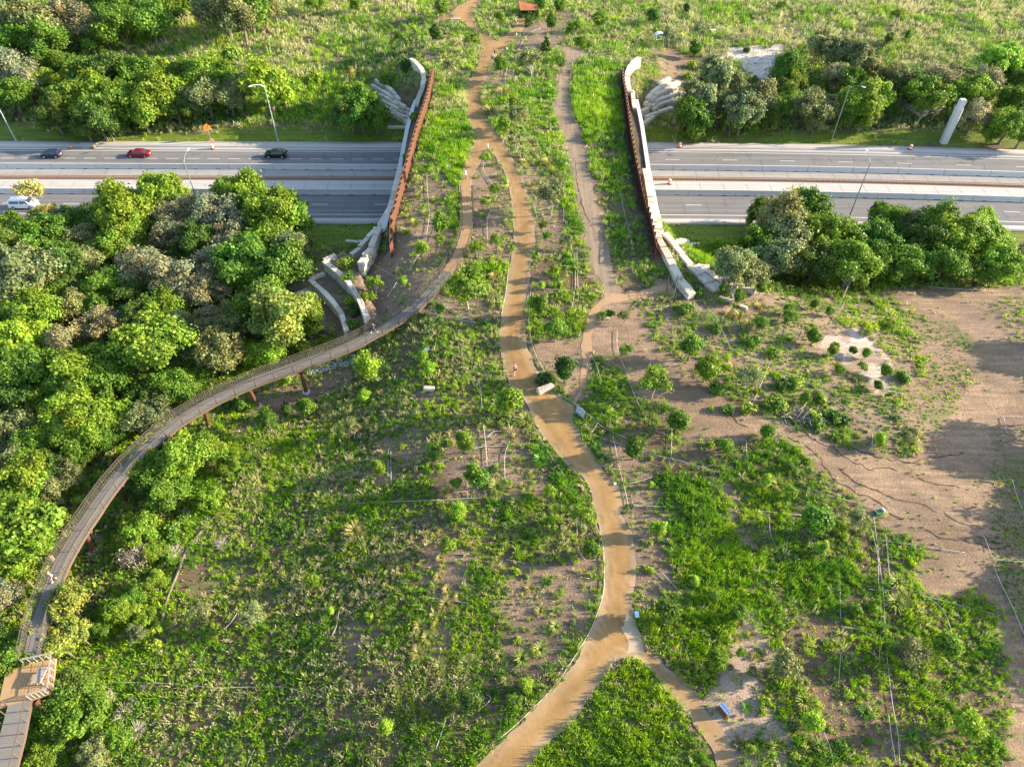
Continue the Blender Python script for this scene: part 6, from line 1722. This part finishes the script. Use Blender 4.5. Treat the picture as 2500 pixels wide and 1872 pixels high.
def person(p, rz, label, shirt, shorts, hair, long_legs=False, stride=.32, arm=.25, tone=0, lean=.04, shoes=(.7,.7,.7), pack=None):
    t = thing('person', label, 'person', p, rz)
    sy = stride
    hip = .93
    J = {'pelvis': ((0,0,hip), .135), 'waist': ((0,lean*.4,1.10), .125), 'chest': ((0,lean,1.32), (.17,.12)), 'neck': ((0,lean*1.2,1.49), .055), 'jaw': ((0,lean*1.3+.02,1.56), .07), 'head': ((0,lean*1.3,1.66), .098), 'crown': ((0,lean*1.3-.01,1.73), .06),
         'nose': ((0,lean*1.3+.095,1.635), .016)}
    E = [('pelvis','waist'),('waist','chest'),('chest','neck'),('neck','jaw'),('jaw','head'),('head','crown'),('head','nose')]
    for s, nm in ((-1,'l'),(1,'r')):
        f = s*sy
        J[nm+'hip'] = ((s*.09, 0, .86), .085); J[nm+'knee'] = ((s*.10, f*.5+.06, .48), .055); J[nm+'ankle'] = ((s*.10, f if f > 0 else f*1.1, .10 if f > 0 else .16), .036); J[nm+'toe'] = ((s*.11, (f if f > 0 else f*1.1)+.16, .035 if f > 0 else .06), .035)
        E += [('pelvis',nm+'hip'),(nm+'hip',nm+'knee'),(nm+'knee',nm+'ankle'),(nm+'ankle',nm+'toe')]
        a = -s*arm
        J[nm+'sh'] = ((s*.19, lean, 1.40), .055); J[nm+'el'] = ((s*.25, lean+a*.4-.04, 1.13), .040); J[nm+'wr'] = ((s*.22, lean+a+.10, .96 if arm < .2 else 1.06), .027); J[nm+'palm'] = ((s*.215, lean+a+.16, .93 if arm < .2 else 1.05), (.036,.018))
        E += [('chest',nm+'sh'),(nm+'sh',nm+'el'),(nm+'el',nm+'wr'),(nm+'wr',nm+'palm')]
        b = Vector(J[nm+'palm'][0])
        for k, (dx, ln) in enumerate(((-.027,.060),(-.009,.072),(.009,.075),(.026,.058))):
            q = nm+'f%d' % k; J[q] = (tuple(b+Vector((dx*.6, .035, -.010))), .0095); J[q+'t'] = (tuple(b+Vector((dx, .03+ln*.6, -.012-ln*.55))), .0075)
            E += [(nm+'palm', q), (q, q+'t')]
        q = nm+'th'; J[q] = (tuple(b+Vector((-s*.035, .012, .004))), .010); J[q+'t'] = (tuple(b+Vector((-s*.052, .042, -.008))), .008); E += [(nm+'palm', q), (q, q+'t')]
    body = link('body', skin_mesh('body', J, E, SKIN[tone], 1), t)
    # clothing: grown over the same joints
    JS = {k: (J[k][0], J[k][1]) for k in ('waist','chest','lsh','rsh','pelvis')}
    grow = lambda r, d: tuple(a+d for a in r) if hasattr(r, '__len__') else r+d
    JS = {k: (p_, grow(r_, .022)) for k, (p_, r_) in JS.items()}
    for s, nm in ((-1,'l'),(1,'r')):
        a_ = Vector(J[nm+'sh'][0]).lerp(Vector(J[nm+'el'][0]), .65); JS[nm+'sl'] = (tuple(a_), .066)
    link('shirt', skin_mesh('shirt', JS, [('waist','pelvis'),('waist','chest'),('chest','lsh'),('chest','rsh'),('lsh','lsl'),('rsh','rsl')], shirt, 1), t)
    JP = {'pelvis': (J['pelvis'][0], .160)}; EP = []
    for nm in 'lr':
        JP[nm+'hip'] = (J[nm+'hip'][0], .108)
        kn = Vector(J[nm+'knee'][0]); hp = Vector(J[nm+'hip'][0])
        if long_legs: JP[nm+'k'] = (tuple(kn), .072); JP[nm+'a'] = (J[nm+'ankle'][0], .052); EP += [('pelvis',nm+'hip'),(nm+'hip',nm+'k'),(nm+'k',nm+'a')]
        else: JP[nm+'k'] = (tuple(hp.lerp(kn, .75)), .085); EP += [('pelvis',nm+'hip'),(nm+'hip',nm+'k')]
    link('trousers' if long_legs else 'shorts', skin_mesh('shorts', JP, EP, shorts, 1), t)
    h = Vector(J['head'][0]); mb = MB(); mb.sphere(tuple(h+Vector((0,-.022,.035))), .118, 12, 8, (.92,1,.95)); 
    part('hair', mb, hair, t, smooth=True)
    for s in (-1,1):
        mb = MB(); mb.sphere(tuple(h+Vector((s*.035,.088,-.005))), .014, 6, 4); part('eye', mb, M['black'], t)
        mb = MB(); mb.sphere(tuple(h+Vector((s*.100,-.005,-.01))), .026, 6, 4, (.5,1,1.2)); part('ear', mb, SKIN[tone], t)
        nm = 'l' if s < 0 else 'r'; q = Vector(J[nm+'ankle'][0]); mb = MB(); mb.sphere(tuple(q+Vector((0,.07,-.045))), .075, 8, 5, (.72,1.9,.75)); part('shoe', mb, mat('shoe', shoes, .6), t)
    mb = MB(); mb.box(tuple(h+Vector((0,.092,-.055))), (.045,.01,.012)); part('mouth', mb, mat('lips', (.4,.12,.1), .6), t)
    if pack: mb = MB(); mb.sphere((0, lean-.19, 1.28), .16, 10, 7, (.95,.6,1.35)); part('backpack', mb, pack, t, smooth=True)
    return t
BLK = mat('black_cloth', (.018,.018,.022), .8); NAV = mat('navy_cloth', (.02,.03,.09), .8); WHT = mat('white_cloth', (.72,.72,.74), .8)
PNK = mat('pink_cloth', (.55,.28,.34), .8); BRN = mat('brown_hair', (.07,.04,.025), .7); BLD = mat('blond_hair', (.45,.30,.14), .7); GRYB = mat('blue_grey_cloth', (.20,.26,.36), .8)
person(G(B2(1125,768))+Vector((0,0,.08)), .15, 'person in pink top and navy shorts jogging away up the main path', PNK, NAV, BLD, stride=.34, arm=.3)
person(G(B1(994,366))+Vector((0,0,.08)), 0, 'walker in black top and shorts, farther of two near the far fork', BLK, BLK, BRN, stride=.2, arm=.12, pack=None)
person(G(B1(979,398))+Vector((0,0,.08)), 0, 'walker in blue-grey top and black trousers, nearer of two by far fork', GRYB, BLK, BRN, long_legs=True, stride=.2, arm=.12)
sk_at = lambda u, v: min([(a+b)*.5 for a, b in zip(pl, pr)], key=lambda c: (project(c.x, c.y, c.z)[0]-u)**2+(project(c.x, c.y, c.z)[1]-v)**2)
q = sk_at(905, 812); person(q+Vector((0,0,.06)), math.radians(-60), 'person in black top and shorts striding along the curved skywalk', BLK, NAV, BRN, stride=.40, arm=.2, tone=1, shoes=(.8,.8,.8))
q = sk_at(120, 1420); person(q+Vector((.15,0,.06)), math.radians(160), 'person in light grey shirt and dark shorts walking down the lower skywalk', WHT, NAV, BLD, stride=.25, arm=.15)

# ------------------------------------------------------------------ boards, bollards, boxes, pavilion
p = G(B2(1545,1045)); t = thing('information_board', 'double blue-grey information board on rusty frame right of the main path', 'sign', p, math.radians(-50)); t.scale = (.62,.62,.9)
BLU = mat('blue_grey_panel', (.30,.36,.46), .4); 
for s in (-.62, .62):
    mb = MB(); m4 = Matrix.Translation((s, 0, 1.15)) @ Matrix.Rotation(math.radians(-14), 4, 'X'); mb.box((0,0,0), (1.08,.05,1.35), mat=m4); part('panel', mb, BLU, t)
    mb = MB(); mb.box((s*1.0, .1, .55), (1.06,.05,.8)); part('lower_plate', mb, M['rust'], t)
for s in (-1.22, 0, 1.22):
    mb = MB(); mb.beam((s,.12,-.1), (s,.12,1.0), .08,.08); mb.beam((s,-.42,.55),(s,.5,1.72),.06,.06); part('post', mb, M['galv'] if s == 0 else M['rust'], t)
p = G(C3(262,1300)); t = thing('bin', 'rusty brown bin with twin blue slats on top beside the right path', 'bin', p, math.radians(-57)); t.scale = (.85,.85,.9)
mb = MB(); mb.box((0,0,.55), (1.25,.55,1.1), top=.97); part('cabinet', mb, mat('rusty_cabinet', (.14,.045,.02), .8), t)
for s in (-.17,.17):
    mb = MB(); mb.box((0,s,1.13), (1.30,.27,.05)); part('top_slat', mb, mat('blue_top', (.10,.20,.35), .6), t)
def bollard(px, lb, h=1.05):
    t = thing('bollard', lb, 'bollard', G(px)+Vector((0,0,.05)))
    mb = MB(); mb.tube([(0,0,0),(0,0,h*.5)], .10, 10); part('foot', mb, mat('bollard_foot', (.12,.09,.05), .8), t)
    mb = MB(); mb.tube([(0,0,h*.5),(0,0,h)], .13, 10); part('white_sleeve', mb, M['white'], t)
bollard(B1(808,1160), 'white-topped bollard standing on the skywalk ramp path', 1.5)
bollard(B1(952,985), 'white-topped bollard at the tip between the two paths', 1.5)
bollard(B1(1135,245), 'small pale bollard on the path leading to the pavilion', 1.0)
bollard(B1(1072,338), 'small white bent post at the right edge of the far path', 1.0)
p = G(B3(1908,690)); t = thing('sign_box', 'small light blue lectern sign on stones at the near path fork', 'sign', p, .1)
mb = MB(); mb.box((0,0,.4), (.12,.12,.8)); part('post', mb, M['rust'], t)
mb = MB(); mb.box((0,0,0), (.42,.62,.05), mat=Matrix.Translation((0,0,.85)) @ Matrix.Rotation(.5,4,'X')); part('panel', mb, mat('pale_blue_panel', (.45,.66,.75), .4), t)
for k, (dx, dy, s) in enumerate(((.35,-.3,.3),(.6,-.7,.4),(.2,-.9,.28))): pass
p = G(B2(555,615)); t = thing('sign_box', 'small pale blue panel lying in the grass right of the skywalk', 'sign', p, .3)
mb = MB(); mb.box((0,0,.25), (.7,.6,.06)); part('panel', mb, mat('pale_lilac_panel', (.50,.58,.70), .4), t)
mb = MB(); mb.box((0,0,.1), (.1,.1,.3)); part('post', mb, M['galv'], t)
p = G(B2(933,435)); t = thing('irrigation_valve', 'small turquoise valve cap in grass left of the main path', 'valve', p)
mb = MB(); mb.sphere((0,0,.28), .2, 10, 6, (1,1,.7)); part('cap', mb, mat('turquoise', (.10,.55,.50), .5), t)
mb = MB(); mb.tube([(0,0,0),(0,0,.25)], .06, 8); part('stem', mb, M['pipe'], t)
p = G(C2(0,0)) ; p = G((2143,1253)); t = thing('valve_box', 'open green valve box where the white pipes meet the clay', 'box', p, .3)
mb = MB(); mb.box((0,0,.2), (.8,.6,.4)); part('casing', mb, mat('dark_green_plastic', (.03,.14,.07), .6), t)
mb = MB(); mb.box((.55,0,.35), (.08,.5,.6)); part('lid', mb, M['white'], t)
# white frame hutch far right
p = G(B1(2055,275)); t = thing('white_frame', 'small white arched frame stand on the slope right of the bridge', 'frame', p, .2)
mb = MB()
for sx in (-1,1):
    for sy in (-.6,.6): mb.beam((sx,sy,0), (sx,sy,1.9), .12,.12)
mb.beam((-1,-.6,.9),(1,-.6,.9),.1,.1); mb.beam((0,-.6,0.9),(0,-.6,1.9),.1,.1); part('legs', mb, M['white'], t)
mb = MB(); mb.loft([[Vector((x,-.75,1.9+.5*math.cos(x*1.2))), Vector((x,.75,1.9+.5*math.cos(x*1.2))), Vector((x,.75,1.82+.5*math.cos(x*1.2))), Vector((x,-.75,1.82+.5*math.cos(x*1.2)))] for x in (-1.15,-.6,0,.6,1.15)]); part('curved_top', mb, M['white'], t)
p = G(C1(198,215)); t = thing('supply_box', 'tiny white and teal box in the far slope grass', 'box', p, .3)
mb = MB(); mb.box((0,0,.35), (.9,.7,.7)); part('body', mb, mat('teal_plastic', (.15,.5,.5), .5), t)
mb = MB(); mb.box((0,0,.75), (1.1,.9,.12)); part('lid', mb, M['white'], t)
# pavilion
p = G(B1(1212,105)); t = thing('pavilion', 'open pavilion with a rust-orange sloping roof at the far path end', 'pavilion', p, .12); t.scale = (.8,.8,.8)
RO = mat('rust_orange_roof', (.42,.17,.06), .8, noise=[(2,(.32,.13,.05),1.6,4)])
mb = MB()
w0, d0 = 3.1, 2.6
mb.add([(-w0,-d0,2.7),(w0,-d0,2.5),(w0,d0,3.1),(-w0,d0,3.9),(-w0,-d0,2.6),(w0,-d0,2.4),(w0,d0,3.0),(-w0,d0,3.8)], [(0,1,2,3),(7,6,5,4),(0,4,5,1),(1,5,6,2),(2,6,7,3),(3,7,4,0)])
rf = part('roof', mb, RO, t)
mb = MB()
for k in range(11): x = -w0+.3+k*.56; mb.beam((x,-d0,2.73-.032*k*.56-.0), (x,d0,3.95-.13*k*.56), .04,.05)
part('roof_seam', mb, RO, rf)
for x in (-2.7,0,2.7):
    for y in (-2.2,2.2): mb = MB(); mb.box((x,y,1.25 if y < 0 else 1.4), (.16,.16,2.5 if y < 0 else 2.8)); part('post', mb, mat('dark_rust_post', (.09,.03,.02), .8), t)
mb = MB(); mb.box((0,2.25,1.2),(5.4,.08,2.4)); mb.box((2.75,0,1.1),(.08,4.4,2.2)); part('screen_wall', mb, mat('dark_screen', (.06,.028,.02), .9), t)
mb = MB(); mb.box((-.3,-.5,.45),(2.2,.5,.1)); mb.box((-1.2,-.5,.2),(.1,.4,.4)); mb.box((.6,-.5,.2),(.1,.4,.4)); part('bench', mb, M['palewood'], t)
# rusty gate posts and wire at the end of the right wing wall
t = thing('wire_gate', 'rusty post and wire gate closing the wing wall at right', 'gate', G((1632,733)))
O_ = G((1632,733)); hs = [((1626,716),1.9),((1648,701),2.1),((1660,700),2.1),((1644,740),2.3),((1630,690),2.0)]
for k, (px_, h) in enumerate(hs):
    q = G(px_)-O_; mb = MB(); mb.beam(q, q+Vector((0,0,h)), .09,.09); part('post', mb, M['rust'], t)
mb = MB()
Q = [G(a[0])-O_ for a in hs]
for a, b in ((0,4),(0,3),(3,1),(1,2)):
    for z in (.3,.8,1.3,1.85): mb.beam(Q[a]+Vector((0,0,z)), Q[b]+Vector((0,0,z)), .03,.03)
part('wire', mb, M['mesh'], t)
# light deer fences of posts and wire
def wire_fence(px, h, label, sp=2.4):
    W = [G(a) for a in densify(px, 6)]; O_ = W[0].copy(); t = thing('wire_fence', label, 'fence', O_)
    D = 0; last = -9; mbw = MB(); posts = []
    for k, w in enumerate(W):
        if k: D += (w-W[k-1]).length
        if D-last >= sp or k == len(W)-1: posts.append(w-O_); last = D
    for q in posts: mb = MB(); mb.beam(q, q+Vector((0,0,h)), .06,.06); part('post', mb, M['rust'], t)
    for a, b in zip(posts[:-1], posts[1:]):
        for z in np.linspace(.2, h-.05, 6): mbw.beam(a+Vector((0,0,z)), b+Vector((0,0,z)), .018,.018)
    part('wire', mbw, M['mesh'], t)
wire_fence(TL(B1,(480,290),(500,340),(540,400),(560,440)), 2.4, 'tall thin wire fence at the far left end of the bridge', 1.2)
wire_fence(TL(B1,(1930,300),(1890,370),(1860,420),(1840,470)), 2.4, 'tall thin wire fence at the far right end of the bridge', 1.2)
wire_fence(TL(A2,(2290,230),(2340,330),(2420,460)), 2.0, 'thin wire fence between the terraces and the skywalk', 2)
wire_fence(TL(C1,(560,835),(900,815),(1300,800),(1600,805)), 1.8, 'long thin wire fence along the foot of the right roadside wood', 2.6)
wire_fence(TL(C2,(60,330),(110,420),(220,460),(420,500),(620,540),(780,540)), 1.6, 'thin wire fence with rusty stakes across the planted mulch', 2.6)
# old log edge in the left field
W = [G(a)+Vector((0,0,.12)) for a in smooth_line(TL(A3,(1430,0),(1300,140),(1200,280),(1150,410),(1090,560),(1045,720)), 8)]
mb = MB(); o = W[0].copy(); mb.tube([w-o for w in W], .16, 7); tag(part('timber_edging', mb, M['bark'], loc=o), 'dark timber edging curving between the left strip and the field', 'edging')
# white riprap below the skywalk
r = random.Random(4); 
x, y, z, u, v = field(30000, -40, -10, 60, 90, 401)
k = inpoly(u, v, TL(A2, (1960,740),(2212,640),(2400,640),(2300,700),(2100,750),(2000,775))); x, y, z = x[k][:1400], y[k][:1400], z[k][:1400]
rr = np.random.default_rng(5); n = len(x)
V, F, T = quads(np.stack([x, y, z+.06], 1), np.stack([rr.normal(0,.5,n), rr.normal(0,.5,n), np.ones(n)], 1), rr.uniform(.1,.2,n), rr, np.array([(.62,.60,.56),(.42,.42,.42),(.7,.68,.64)])[rr.integers(0,3,n)], .8)
tag(link('white_gravel', np_mesh('white_gravel', V, F, M['grass'], T)), kind='stuff')
